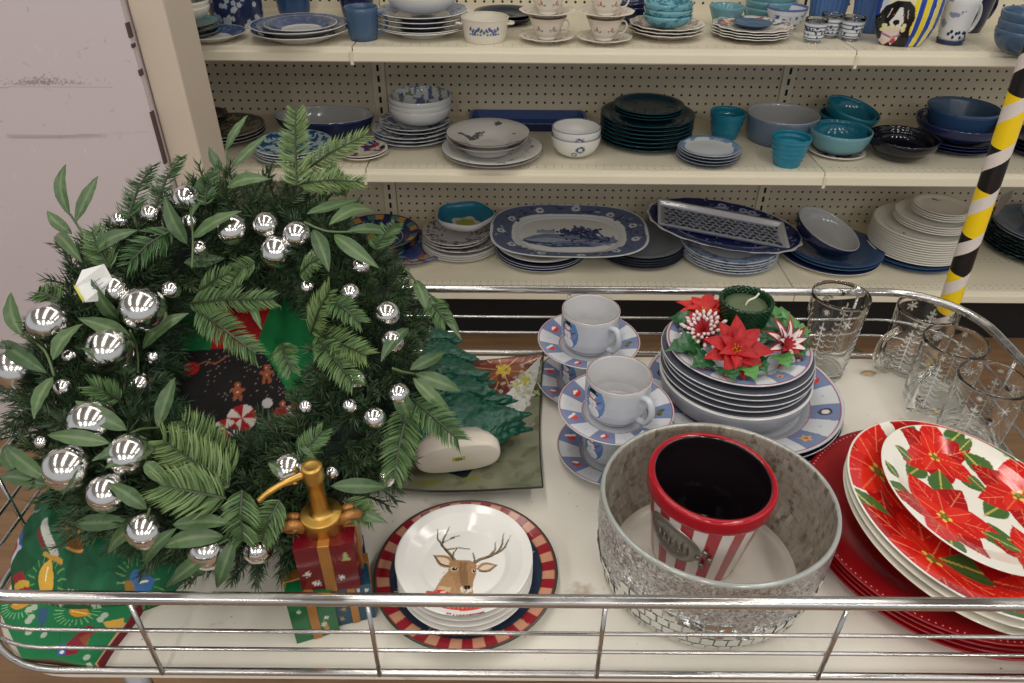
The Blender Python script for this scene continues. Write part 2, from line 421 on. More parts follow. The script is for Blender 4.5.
def rrect(x0, x1, y0, y1, r, z, n=10):
    pts = []
    for cx, cy, a0 in ((x1-r, y0+r, -PI/2), (x1-r, y1-r, 0), (x0+r, y1-r, PI/2), (x0+r, y0+r, PI)):
        for k in range(n+1):
            a = a0+PI/2*k/n; pts.append((cx+r*math.cos(a), cy+r*math.sin(a), z))
    return pts
cart = empty('display_cart', (0.08, 0.71, 0)); tag(cart, 'chrome-railed display cart with a white tray holding the christmas ware', 'cart')
def cpart(name, g, mt, smooth=True, parent=cart):
    o = meshobj(name, g[0], g[1], mt, smooth=smooth); o.parent = parent; o.matrix_parent_inverse = cart.matrix_world.inverted() if False else Matrix.Translation((-0.08, -0.71, 0)); return o
rp = rrect(CX0+.006, CX1-.006, CY0+.006, CY1-.006, .110, 0); n = len(rp)
V = [(p[0], p[1], TRAY) for p in rp]+[(p[0], p[1], TRAY-.022) for p in rp]
F = [tuple(range(n)), tuple(range(n, 2*n))[::-1]]+[(i, n+i, n+(i+1) % n, (i+1) % n) for i in range(n)]
o = cpart('tray', (V, F), traym, False); bevel(o, .002, 2)
cpart('top_rail', tube(rrect(CX0, CX1, CY0, CY1, .115, .900), .0064, 14, True), chrome)
cpart('lower_rail', tube(rrect(CX0, CX1, CY0, CY1, .115, .778), .0040, 12, True), chrome)
cpart('rail_wire', tube(rrect(CX0, CX1, CY0, CY1, .115, .8485), .0021, 8, True), chrome)
cpart('rail_wire', tube(rrect(CX0, CX1, CY0, CY1, .115, .8180), .0021, 8, True), chrome)
for k, x in enumerate([-.358, -.134, .090, .318, .548]):
    for y in (CY0, CY1):
        s = -1 if y == CY0 else 1
        cpart('post', tube([(x, y+s*.003, .778), (x, y+s*.003, .895)], .0024, 8), chrome)
for x in (CX0, CX1):
    for y in (.60, .83):
        cpart('post', tube([(x, y, .778), (x, y, .895)], .0024, 8), chrome)
for x in (-.47, .62):
    for y in (.52, .93):
        cpart('leg', tube([(x, y, .06), (x, y, .754)], .014, 12), chrome)
        cpart('caster', tube([(x-.012, y, .03), (x+.012, y, .03)], .03, 18), blk)

# striped pole fixed behind the cart
pb = ony(956, 283, 1.035); pt = ony(1026, 75, 1.035); dz = (pt-pb)/(pt[2]-pb[2]); base = pb-dz*pb[2]; top = pb+dz*(1.75-pb[2])
L = float(np.linalg.norm(top-base)); PR = .0152
nzr, sg = 700, 150
prof = [(PR, L*k/40, 0) for k in range(41)]+[(0, L, 0)]
ppm = float(np.linalg.norm(top-base)/(top[2]-base[2]))
def lz(py): q = ony(954+(283-py)*.33, py, 1.035-PR); return (q[2])*ppm
polem, nt, b = new_mat('tape_wrapped_pole'); b.inputs['Roughness'].default_value = .28
tc = N(nt, 'ShaderNodeTexCoord'); sp = N(nt, 'ShaderNodeSeparateXYZ'); nt.links.new(tc.outputs['Object'], sp.inputs[0])
# angle measured from the side that faces the shoppers
ang = math_n(nt, 'ARCTAN2', sp.outputs[0], math_n(nt, 'MULTIPLY', sp.outputs[1], -1.0)); Z = sp.outputs[2]
per = (lz(97)-lz(276))/2; ph = lz(148)
s1 = math_n(nt, 'FRACT', math_n(nt, 'ADD', math_n(nt, 'DIVIDE', math_n(nt, 'SUBTRACT', math_n(nt, 'ADD', Z, math_n(nt, 'MULTIPLY', ang, .0035)), ph), per), 20.0))
c1 = mix_c(nt, math_n(nt, 'LESS_THAN', s1, .53), lin((22, 21, 22)), lin((246, 208, 20)))
pw = (lz(122)-lz(257))/3; pw0 = lz(168)
s2 = math_n(nt, 'FRACT', math_n(nt, 'ADD', math_n(nt, 'DIVIDE', math_n(nt, 'SUBTRACT', math_n(nt, 'SUBTRACT', Z, math_n(nt, 'MULTIPLY', ang, pw/(2*PI))), pw0), pw), 20.14))
c2 = mix_c(nt, math_n(nt, 'LESS_THAN', s2, .33), c1, lin((222, 212, 204))); nt.links.new(c2, b.inputs['Base Color'])
o = lathe('striped_pole', prof, polem, 64, loc=base)
o.rotation_mode = 'QUATERNION'; o.rotation_quaternion = Vector(tuple(top-base)).to_track_quat('Z', 'Y')
tag(o, 'tall round pole wrapped in black, yellow and white tape beside the cart', 'pole')
q = pb+dz*(onz(1000, 195, 1.0)[2]-pb[2]); fl = ony(1001, 196, 1.035)
pts = [fl+np.array([.0, 0, 0]), fl+np.array([.012, -.004, .012]), fl+np.array([.016, .0, -.002]), fl+np.array([.006, .002, -.034]), fl+np.array([.001, .001, -.03])]
V = [tuple(p) for p in pts]+[tuple(p+np.array([.001, .0015, 0])) for p in pts]; F = [(0, 1, 2, 3, 4), (9, 8, 7, 6, 5)]+[(i, i+5, (i+1) % 5+5, (i+1) % 5) for i in range(5)]
fo = meshobj('tape_flap', V, F, flat('grey_tape', (92, 84, 80), .5), smooth=False); fo.parent = o
fo.matrix_parent_inverse = (Matrix.Translation(Vector(tuple(base))) @ o.rotation_quaternion.to_matrix().to_4x4()).inverted()

# ------------------------------------------------------------------ light
w = bpy.data.worlds.new('store'); SC.world = w; w.use_nodes = True
w.node_tree.nodes['Background'].inputs[0].default_value = (.95, .97, 1.0, 1); w.node_tree.nodes['Background'].inputs[1].default_value = .55
def area(x, y, z, sx, sy, e, c=(1, .965, .90), aim=None):
    l = bpy.data.lights.new('fluorescent_tube', 'AREA'); l.shape = 'RECTANGLE'; l.size = sx; l.size_y = sy; l.energy = e; l.color = c
    o = bpy.data.objects.new('fluorescent_tube', l); COL.objects.link(o); o.location = (x, y, z)
    if aim: o.rotation_euler = (Vector(aim)-Vector((x, y, z))).to_track_quat('-Z', 'Y').to_euler()
for x in (-2.0, -0.4, 1.2, 2.8):
    for y, e in ((-3.0, 38), (0.2, 17)):
        area(x, y, 3.1, .16, 2.3, e)
area(0.4, 1.75, 3.1, 2.4, .16, 9)
V, F = box(-6, 6, -6, 5, 3.3, 3.35); tag(meshobj('ceiling', V, F, flat('off_white_ceiling', (176, 174, 168), .9), smooth=False), kind='structure')
SC.view_settings.view_transform = 'Standard'; SC.view_settings.look = 'None'; SC.view_settings.exposure = -0.06; SC.view_settings.gamma = 1.0
SC.view_settings.use_curve_mapping = False
SC.cycles.use_denoising = True
SC.cycles.max_bounces = 12; SC.cycles.transmission_bounces = 12; SC.cycles.diffuse_bounces = 4; SC.cycles.glossy_bounces = 6
# ------------------------------------------------------------------ ware on the shelves
ORD = ['topmost', 'second from top', 'third from top', 'fourth from top', 'fifth from top', 'sixth from top', 'seventh from top', 'eighth from top', 'ninth from top', 'tenth from top', 'eleventh from top', 'twelfth from top', 'thirteenth from top']
WORD = {'plate': 'plate', 'bowl': 'bowl', 'coupe': 'plate', 'soup': 'soup plate'}
CACHE = {}
def ware(kind, R, mats, **kw):
    if kind == 'plate': pr, h = plate_prof(R, kw.get('h', .018+.03*R)), kw.get('h', .018+.03*R)
    elif kind == 'coupe': h = kw.get('h', .022); pr = plate_prof(R, h, well=.72)
    elif kind == 'soup': h = kw.get('h', .035); pr = plate_prof(R, h, well=.45)
    elif kind == 'bowl': h = kw.get('h', .55*R); pr = bowl_prof(R, h, kw.get('foot', .42), kw.get('t', .0045), kw.get('flare', 0.0))
    elif kind == 'cyl': h = kw.get('h', .06); pr = cyl_prof(R*kw.get('taper', .85), R, h, kw.get('t', .0045))
    return pr, h
def stack(where, zs, cx, cy, layers, jit=.0015, Y=None):
    """layers bottom to top: (kind, n, width px, dz, mats, desc, options)"""
    first = True; zb = zs+.0004; x0 = y0 = None; made = []
    for (kind, n, wpx, dz, mats, desc, op) in layers:
        zt = zb+op.get('h', .022)
        if first:
            p = onz(cx, cy, zs+op.get('h', .022)); x0, y0 = p[0], p[1]
            if Y: y0 = Y
            first = False
        dref = depth((x0, y0, zt)); R = wpx*dref/FPX/2
        dx = op.get('dx', 0)*dref/FPX; dy = op.get('dy', 0)
        if op.get('drop'): zb -= op['drop']
        pr, h = ware(kind, R, mats, **op)
        proto = None
        for k in range(n):
            nm = op.get('name', {'plate': 'plate', 'coupe': 'plate', 'soup': 'soup_plate', 'bowl': 'bowl', 'cyl': 'bowl'}[kind])
            loc = (x0+dx+random.uniform(-jit, jit), y0+dy+random.uniform(-jit, jit)*.6, zb)
            rot = (math.radians(op.get('tx', 0)), math.radians(op.get('ty', 0)), op.get('rz', 0.0 if ('tx' in op or 'ty' in op) else random.uniform(0, 6)))
            if proto is None:
                o = lathe(nm, pr, mats, op.get('seg', 64), loc=loc, rot=rot, sx=op.get('sx', 1), sy=op.get('sy', 1), rf=op.get('rf')); proto = o
            else: o = inst(proto, loc, rot)
            if op.get('dk'): pass
            made.append((o, desc, op))
            last = k == n-1
            if not last: zb += dz
        zb += (h+.001) if op.get('on') == 'rim' else op.get('well', .0075)
    cnt = {}
    for o, d, op in made: cnt.setdefault(d, []).append(o)
    for d, os_ in cnt.items():
        m_ = len(os_)
        for k, o in enumerate(os_):
            cat = 'bowl' if 'bowl' in o.name else ('cup' if 'cup' in o.name else ('saucer' if 'saucer' in o.name else 'plate'))
            if m_ == 1: lab = d+' '+where
            else: lab = d+' '+where+', '+ORD[m_-1-k]
            tag(o, lab, cat, 'ware '+where if len(made) > 1 else None)
    return made
white = (226, 224, 218)
W = ceramic('white_glaze', white); CRM = ceramic('cream_glaze', (222, 216, 202)); GRYW = ceramic('pale_grey_glaze', (196, 198, 200))
BRIM = ceramic('blue_rim_glaze', (206, 206, 202), bands=((.55, .97, (66, 82, 118)),), specks=(((88, 106, 142), 60, .55, .55, .97),))
BRIM2 = ceramic('light_blue_rim_glaze', (200, 204, 206), bands=((.62, .96, (128, 146, 172)),), specks=(((80, 100, 142), 45, .54, .6, .98),))
NAVY = ceramic('navy_glaze', (32, 42, 80)); NAVY2 = ceramic('dark_navy_glaze', (22, 28, 60)); BLK = ceramic('black_blue_glaze', (16, 17, 30), rough=.06)
SLATE = ceramic('slate_blue_glaze', (68, 94, 124), rough=.25); DNM = ceramic('denim_blue_glaze', (48, 76, 114)); TEALD = ceramic('dark_teal_glaze', (14, 56, 70), rough=.08); TEALD2 = ceramic('dark_teal_green_glaze', (18, 66, 74), rough=.10)
TEAL = ceramic('teal_glaze', (30, 118, 142)); TEALL = ceramic('light_teal_glaze', (104, 152, 162)); AQ = ceramic('aqua_mottled_glaze', (112, 168, 180), specks=(((60, 120, 140), 40, .52, 0, 1),))
GRYB = ceramic('grey_blue_glaze', (102, 118, 140)); GRYI = ceramic('light_grey_glaze', (178, 180, 182)); DGR = ceramic('charcoal_glaze', (52, 56, 66)); OLV = ceramic('olive_pattern_glaze', (92, 92, 76), specks=(((140, 134, 108), 50, .5, 0, .9),), bands=((.9, .96, (60, 60, 52)),))
FLB = ceramic('blue_flower_glaze', (198, 202, 206), specks=(((86, 104, 150), 38, .53, .45, .98), ((120, 132, 110), 55, .58, .5, .95)))
GREYP = ceramic('grey_white_sprig_glaze', (202, 200, 196), specks=(((92, 92, 100), 26, .66, .4, .93),)); GEDGE = ceramic('dark_line_edge', (92, 86, 84))
BURST = None
PINKF = ceramic('cream_rose_glaze', (226, 220, 208), specks=(((196, 110, 120), 42, .66, .3, .9), ((120, 130, 130), 60, .66, .3, .9)))
BRF = ceramic('brown_floral_rim_glaze', (220, 212, 200), bands=((.66, .93, (150, 132, 128)),), specks=(((222, 214, 202), 70, .50, .66, .93), ((150, 60, 76), 50, .64, .66, .93)))
ORF = ceramic('orange_scalloped_glaze', (214, 204, 190), bands=((.62, .95, (88, 104, 130)),), specks=(((206, 110, 62), 40, .55, .6, .95), ((224, 216, 200), 60, .5, .6, .95)))
TEP = ceramic('turquoise_ring_glaze', (176, 198, 206), specks=(((24, 84, 130), 48, .5, 0, .95),))
REDF = ceramic('red_blue_floral_glaze', (214, 206, 190), specks=(((150, 52, 44), 34, .56, 0, .9), ((40, 56, 110), 44, .58, 0, .9)))
DOTW = ceramic('white_small_flower_glaze', (234, 232, 224), specks=(((96, 92, 120), 26, .69, .2, .9),), bands=((.985, 1, (240, 236, 226)),))
COLR = ceramic('multicolour_fruit_glaze', (70, 88, 150), specks=(((206, 170, 90), 22, .56, .5, .95), ((170, 92, 70), 28, .58, .4, .95), ((190, 198, 206), 34, .56, .5, .95)))
TEALG = flat('teal_glass', (48, 160, 190), 0.05, Transmission_Weight=0.45, IOR=1.45); CLR = glass_mat('clear_glass', (250, 252, 252), 0.0)

# ---- top shelf
stack('by the pillar on the top shelf', ZT, 188, 30, [('coupe', 3, 64, .012, [OLV, OLV, TEALL], 'pale green and brown small plate', dict(on='rim', h=.016)), ('bowl', 2, 52, .013, [CRM, GRYW, OLV], 'pale bowl', {})])
stack('beside the pillar, top shelf front', ZT, 211, 31, [('plate', 1, 68, .006, [W, BRIM, BRIM], 'white plate with a mottled blue rim', {})])
stack('right of the flowered jar', ZT, 300, 28, [('plate', 2, 96, .014, [W, W, BRIM], 'white dinner plate with blue rim', dict(h=.028)), ('plate', 1, 72, .009, [W, W, BRIM], 'small white plate with broad blue rim', dict(dx=2))])
stack('behind the tall stack, top shelf', ZT, 423, 24, [('soup', 1, 92, .012, [W, W, GRYW], 'deep white bowl-like plate', dict(h=.026)), ('plate', 4, 91, .0125, [BRIM2, W, BRIM2], 'white dinner plate with grey-blue rim', dict(well=.014)), ('bowl', 2, 72, .012, [W, W, GRYW], 'white serving bowl on the blue-grey plates', {})])
stack('behind the cream teacups, top shelf', ZT, 505, 19, [('coupe', 2, 62, .010, [BLK, DGR, DGR], 'black-blue round plate', {})], Y=2.42)
stack('behind the rose teacups, top shelf', ZT, 640, 18, [('bowl', 2, 60, .014, [NAVY2, NAVY, NAVY], 'dark navy bowl', dict(h=.05))], Y=2.46)
stack('left of the pale teal cup, top shelf', ZT, 666, 28, [('plate', 3, 74, .0085, [BRF, W, BRF], 'plate with brown floral rim', dict(rf=lambda a, u, z: 1+.025*np.cos(12*a)*u)), ('bowl', 3, 49, .016, [AQ, AQ, AQ], 'small aqua rice bowl', dict(h=.035, foot=.36))])
stack('left of the shot glasses', ZT, 751, 31, [('plate', 4, 78, .0068, [ORF, W, ORF], 'scalloped plate with orange-flowered rim', dict(h=.016, rf=lambda a, u, z: 1+.03*np.cos(14*a)*u)), ('coupe', 1, 40, .01, [DNM, DNM, SLATE], 'small periwinkle blue dish', dict(h=.012, name='dish'))])
stack('behind the blue willow cup', ZT, 770, 6, [('bowl', 3, 50, .02, [TEALL, TEALL, TEALL], 'pale teal bowl', dict(h=.045))], Y=2.45)
stack('at the shelf end behind the pole, top shelf', ZT, 1032, 30, [('bowl', 3, 64, .022, [SLATE, GRYB, SLATE], 'grey-blue bowl', dict(h=.06, foot=.5))])

def handle(name, R, z0, z1, mt, parent, out=.026, rad=.0045, ang=0.0, flat_=1.0):
    pts = smooth_path([(R-.002, 0, z1), (R+out*.65, 0, z1+.002), (R+out, 0, (z0+z1)/2+.004), (R+out*.6, 0, z0+.004), (R-.003, 0, z0)], 6)
    V, F = tube(pts, rad, 10)
    V = np.array(V); V[:, 1] *= flat_*1.3
    c, s = math.cos(ang), math.sin(ang); V = np.stack([V[:, 0]*c-V[:, 1]*s, V[:, 0]*s+V[:, 1]*c, V[:, 2]], 1)
    return meshobj(name, V, F, mt, parent)
def mug(px, py, zs, wpx, h, mats, label, ang=0.0, taper=.88, Y=None, group=None, name='mug', handle_m=None, hd=True, t=.004):
    p = onz(px, py, zs) if Y is None else ony(px, py, Y); z = zs+.0003
    D = depth((p[0], p[1], zs+h)); R = wpx*D/FPX/2
    o = lathe(name, cyl_prof(R*taper, R, h, t), mats, 56, loc=(p[0], p[1], z))
    tag(o, label, 'mug' if name == 'mug' else 'cup', group)
    if hd: handle('handle', R*(taper+1)/2, h*.22, h*.78, handle_m or mats[0], o, ang=ang, out=h*.3)
    return o
mug(364, 39, ZT, 34, .085, [SLATE, SLATE, SLATE], 'slate blue mug right of the blue-rimmed plates, handle to the right', -.1)
mug(295, 14, ZT, 36, .10, [DNM, DNM, DNM], 'dark blue mug behind the blue-rimmed plates', 2.0, Y=2.48)
mug(358, 14, ZT, 36, .10, [NAVY, DNM, DNM], 'dark blue mug behind the slate mug', 2.0, Y=2.48)
mug(724, 27, ZT, 36, .06, [TEALL, TEALL, TEALL], 'pale teal cup left of the orange-flowered plates', .1, taper=.62, name='teacup')
mug(949, 43, ZT, 35, .125, [ceramic('white_blue_trellis_glaze', (214, 216, 220), specks=(((130, 142, 176), 24, .60, 0, 1),)), NAVY, W], 'white mug with blue rim and blue paw marks', .35, taper=.72)
mug(962, 34, ZT, 42, .12, [NAVY2, NAVY2, NAVY2], 'navy mug behind the white blue-rimmed mug', .3, Y=2.36, taper=.8)
# small blue base band + marks for the white mug
wm = [o for o in bpy.data.objects if o.get('label', '').startswith('white mug with blue rim')][0]
Rw = max(v.co.x for v in wm.data.vertices)
pr = [(Rw*.72+.0006, .001, 0), (Rw*.735+.0008, .012, 0)]
lathe('base_band', pr, NAVY, 48, parent=wm)
for q in range(9):
    a = -PI/2-.75+q*.17; z = .030+.008*math.sin(q*2.2)
    rr = Rw*(.72+.28*z/.125)+.0006
    V = [(rr*math.cos(a+.10*math.cos(t))*1.0, rr*math.sin(a+.10*math.cos(t)), z+.005*math.sin(t)) for t in np.linspace(0, 2*PI, 9)[:-1]]
    if q == 0: VV = []; FF = []
    o0 = len(VV); VV += V; FF.append(tuple(range(o0, o0+8)))
meshobj('blue_marks', VV, FF, NAVY, wm, smooth=False)

# cream casserole cup with blue print
def casserole():
    p = onz(485, 40, ZT); D = depth((p[0], p[1], ZT+.05)); R = 48*D/FPX/2
    pr = refine(cyl_prof(R*.88, R, .062, .004), .0022)
    def pf(V, UV):
        a = np.arctan2(V[:, 1], V[:, 0]); X = (a+PI/2)*R; Yy = V[:, 2]
        P = Paint(X, Yy, (222, 216, 202))
        for s in (-1, 1):
            for k in range(5):
                x = s*(.008+k*.0085); P.ell(x, .036+.004*math.sin(k*2), .0035, .007, (70, 92, 150), s*.6); P.ell(x+s*.003, .026, .004, .003, (90, 112, 160), s*.5)
            P.line([(s*.006, .026), (s*.02, .040), (s*.03, .028), (s*.044, .040)], .0016, (60, 80, 140))
        P.ell(0, .032, .004, .006, (96, 120, 96)); P.ell(0, .036, .002, .002, (190, 150, 80))
        inn = np.hypot(V[:, 0], V[:, 1]) < R*.86+.0; P.C[(V[:, 2] > .058)] = L3((206, 198, 180)); return P.C
    o = lathe('casserole_dish', pr, PAINT, 160, loc=(p[0], p[1], ZT+.0003), paint=pf)
    tag(o, 'small cream casserole dish with blue printed flowers, top shelf', 'dish')
    for s in (0, PI):
        pts = smooth_path([(R*.93, -.016, .046), (R+.011, -.010, .046), (R+.013, 0, .046), (R+.011, .010, .046), (R*.93, .016, .046)], 4)
        V, F = tube(pts, .0035, 8); V = [(v[0]*math.cos(s)-v[1]*math.sin(s), v[0]*math.sin(s)+v[1]*math.cos(s), v[2]) for v in V]
        meshobj('lug_handle', V, F, CRM, o)
casserole()

# cream teacups with roses, two stacks of two
def rosecup(R, h, parent=None, loc=None):
    prof = [(0, .003, 0), (R*.42, .003, 0), (R*.44, 0, 0), (R*.5, 0, 0), (R*.48, .006, 0), (R*.62, h*.25, 0), (R*.78, h*.55, 0), (R*.88, h*.8, 0), (R*.99, h-.001, 0), (R, h, 0), (R*.97, h, 0), (R*.85, h*.8, 0), (R*.74, h*.5, 0), (R*.55, h*.2, 0), (0, .009, 0)]
    def pf(V, UV):
        a = np.arctan2(V[:, 1], V[:, 0]); X = a*R; P = Paint(X, V[:, 2], (226, 218, 204))
        for k, a0 in enumerate((-2.2, -1.15, -.2, 1.4)):
            x = a0*R; z = h*.55; P.ell(x, z, .0055, .006, (200, 96, 108)); P.ell(x+.001, z+.002, .003, .003, (222, 140, 146))
            P.line([(x-.012, z-.01), (x-.004, z-.004), (x+.012, z-.009)], .0018, (120, 140, 110)); P.ell(x+.012, z-.006, .003, .002, (96, 110, 130)); P.ell(x-.012, z-.004, .003, .002, (96, 110, 130))
        P.C[V[:, 2] > h-.0022] = L3((176, 150, 110)); return P.C
    return lathe('teacup', refine(prof, .002), PAINT, 120, paint=pf, rf=lambda a, u, z: 1+.02*np.cos(8*a)*max(0, u-.6))
for (cx, cy, lab) in ((547, 36, 'left pair'), (604, 37, 'right pair')):
    p = onz(cx, cy, ZT+.012); zz = ZT+.0004; Rs = 56*depth(p)/FPX/2; Rc = 38*depth(p)/FPX/2
    for lev in range(2):
        word = ('lower', 'upper')[lev]
        s = lathe('saucer', plate_prof(Rs, .016, .5), [PINKF, CRM, PINKF], 64, loc=(p[0], p[1], zz), rf=lambda a, u, z: 1+.025*np.cos(10*a)*max(0, u-.5))
        tag(s, f'{word} cream saucer with rose sprigs, {"left" if cx<580 else "right"} one of two stacked teacup sets', 'saucer', 'stacked rose teacups')
        c = rosecup(Rc, .058); c.location = (p[0], p[1], zz+.0068); c.rotation_euler = (0, 0, .15*lev)
        tag(c, f'{word} cream teacup with pink roses, {"left" if cx<580 else "right"} one of two stacked sets', 'teacup', 'stacked rose teacups')
        handle('handle', Rc*.80, .016, .046, CRM, c, out=.018, rad=.0024, ang=-.1)
        zz += .0068+.0586
# willow cup, shot glasses, ribbed cups
def bluecup(px, py, wpx, h, lab, Y=None, seed=0):
    p = onz(px, py, ZT); D = depth((p[0], p[1], ZT+h)); R = wpx*D/FPX/2; rs = random.Random(seed)
    prof = refine([(0, .003, 0), (R*.45, .003, 0), (R*.46, 0, 0), (R*.52, 0, 0), (R*.50, .006, 0), (R*.78, h*.35, 0), (R*.94, h*.75, 0), (R, h, 0), (R-.003, h, 0), (R*.9, h*.7, 0), (R*.7, h*.3, 0), (0, .01, 0)], .002)
    def pf(V, UV):
        a = np.arctan2(V[:, 1], V[:, 0]); P = Paint((a+PI/2)*R, V[:, 2], (206, 208, 214))
        for k in range(26):
            x = rs.uniform(-.07, .07); z = rs.uniform(.012, h*.8); P.ell(x, z, rs.uniform(.002, .007), rs.uniform(.002, .004), (62, 84, 146), rs.uniform(0, 3))
        P.C[V[:, 2] > h-.006] = L3((90, 108, 160)); return P.C
    o = lathe('teacup', prof, PAINT, 120, loc=(p[0], p[1], ZT+.0003), paint=pf); tag(o, lab, 'teacup'); return o
bluecup(783, 30, 40, .066, 'white teacup with blue willow print beside the orange-flowered plates', seed=5)
PRT = painted('printed_glass_band', .1)
for k, (px, py, lab) in enumerate(((812, 45, 'front left'), (828, 40, 'behind and between the others'), (849, 43, 'on its own at right, before the ribbed tumbler'))):
    p = onz(px, py-3, ZT); R = 22*depth(p)/FPX/2
    o = lathe('shot_glass', cyl_prof(R*.8, R, .062, .003, foot=.006), CLR, 40, loc=(p[0], p[1], ZT+.0004))
    tag(o, 'blue and white printed shot glass, '+lab, 'shot glass', 'printed shot glasses')
    def pf(V, UV, k=k, R=R):
        a = np.arctan2(V[:, 1], V[:, 0]); z = V[:, 2]; P = Paint((a+PI/2)*R, z, (204, 208, 214)); rs = random.Random(k)
        for q in range(5): P.C[(z > .012+q*.0098) & (z < .0145+q*.0098)] = L3((60, 68, 92))
        for q in range(40): P.ell(rs.uniform(-.09, .09), rs.uniform(.016, .044), rs.uniform(.002, .004), rs.uniform(.002, .005), (52, 62, 88), rs.uniform(0, 3))
        return P.C
    lathe('printed_band', refine([(R*.82+.0012, .010, 0), (R*.98+.0012, .054, 0)], .0015), PRT, 90, parent=o, paint=pf)
RIB = ceramic('ribbed_blue_glaze', (84, 116, 168), rough=.2)
for (px, py, w_, Y, lab) in ((824, 26, 40, 2.40, 'behind the shot glasses'), (868, 31, 42, 2.34, 'between the shot glasses and the dog vase')):
    p = ony(px, py, Y); R = w_*depth(p)/FPX/2
    o = lathe('ribbed_tumbler', cyl_prof(R*.78, R, .13, .004, n=8), RIB, 144, loc=(p[0], Y, ZT+.0004), rf=lambda a, u, z: 1+.018*np.sign(np.cos(24*a))*(1 if u > .6 else 0))
    tag(o, 'blue ribbed tumbler '+lab, 'tumbler')
# flowered jar
def flower_jar():
    p = ony(240, 30, 2.36); R = 54*depth(p)/FPX/2; h = .19
    pr = refine(cyl_prof(R*.94, R, h, .004), .0028); rs = random.Random(4)
    def pf(V, UV):
        a = np.arctan2(V[:, 1], V[:, 0]); P = Paint((a+PI/2)*R, V[:, 2], (38, 48, 82))
        for k in range(260):
            x, z = rs.uniform(-PI*R, PI*R), rs.uniform(.0, h)
            if math.sin(x*70)+math.sin(z*55+x*30) < -1.1: continue
            for q in range(5): P.ell(x+.0045*math.cos(q*1.257), z+.0045*math.sin(q*1.257), .0032, .0032, (176, 184, 196))
            P.ell(x, z, .0016, .0016, (120, 126, 130))
        return P.C
    o = lathe('jar', pr, PAINT, 200, loc=(p[0], 2.36, ZT+.0003), paint=pf); tag(o, 'tall dark blue jar covered in small white flowers, by the pillar', 'jar')
    lathe('rim', [(R*1.0+.0005, h-.01, 0), (R*1.02, h-.004, 0), (R*1.0, h+.001, 0), (R*.95, h+.001, 0)], NAVY, 64, parent=o)
flower_jar()
# dog vase
def dog_vase():
    p = onz(901, 45, ZT); D = depth((p[0], p[1], ZT+.08)); S = D/FPX  # metres per pixel
    H = .24; prof = [(0, .003, 0), (21*S*.9, .003, 0), (21*S*.92, 0, 0), (21*S, .001, 0), (25.5*S, .02, 0), (30*S, .05, 0), (32*S, .08, 0), (32.5*S, .12, 0), (31*S, .16, 0), (28*S, .19, 0), (19*S, .21, 0), (17*S, .225, 0), (19*S, H, 0), (17.5*S, H, 0), (15*S, .22, 0), (15*S, .20, 0), (0, .195, 0)]
    def pf(V, UV):
        X = V[:, 0]/S; Z = V[:, 2]/S; P = Paint(X, Z, (232, 226, 196)); P = Paint((X+4.0)/.98, Z, (232, 226, 196))
        cols = [(240, 218, 50), (40, 74, 168), (240, 218, 50), (40, 74, 168), (236, 222, 120), (40, 74, 168), (226, 214, 150)]
        for k in range(7):
            x0 = -2+k*5.6
            P.poly([(x0*.80, -2), (x0, 18), (x0*1.04, 40), (x0*1.0, 70), (x0+5.1, 70), ((x0+5.1)*1.05, 40), (x0+5.1, 18), ((x0+5.1)*.80, -2)], cols[k])
        for k in range(3):
            x0 = -35+k*4; P.poly([(x0, 0), (x0, 60), (x0+3.4, 60), (x0+3.4, 0)], ((226, 214, 150), (40, 74, 168), (200, 210, 230))[k])
        XX = P.X; P.X = (XX+27)/.86-27
        P.poly([(-25, -3), (-29, 10), (-29, 26), (-25, 38), (-16, 44), (-4, 44), (4, 38), (7, 28), (5, 18), (9, 8), (8, -3)], (26, 24, 26))
        P.poly([(-21, 18), (-14, 20), (-5, 18), (-4, 8), (-8, 1), (-11, 5), (-14, 0), (-19, 4)], (234, 212, 206))
        P.poly([(-12, 38), (-9, 38), (-6, 30), (-4, 24), (-8, 18), (-15, 18), (-18, 24), (-15, 30)], (232, 230, 226))
        P.ell(-11.5, 24, 3.2, 2.6, (14, 14, 16)); P.line([(-11.5, 21), (-11.5, 18)], .5, (20, 20, 20))
        P.line([(-20, 18), (-3, 19)], 3.0, (230, 226, 176))
        for x, z in ((-21, 20), (-21, 16), (-2, 21), (-2, 17)): P.ell(x, z, 2.4, 2.2, (230, 226, 176))
        P.line([(-20, 12), (-11, 9), (-3, 12)], 1.8, (150, 108, 160)); P.ell(-8, 6, 2.6, 2.8, (196, 70, 84)); P.ell(-10.5, 10, 1.2, 1.2, (220, 200, 90))
        P.line([(-19, 36), (-21, 28)], .9, (210, 206, 200)); P.line([(-3, 36), (-1, 28)], .9, (210, 206, 200)); P.ell(-16, 31, 1, 1, (120, 80, 50)); P.ell(-6, 31, 1, 1, (120, 80, 50))
        back = V[:, 1] > 0; P.C[back & (np.abs(X) < 24)] = L3((40, 74, 168)); return P.C
    o = lathe('vase', refine(prof, .0018), PAINT, 260, loc=(p[0], p[1]+.01, ZT+.0003), paint=pf, sy=.62)
    tag(o, 'rounded vase with a black and white dog and yellow-blue stripes, top shelf', 'vase')
dog_vase()

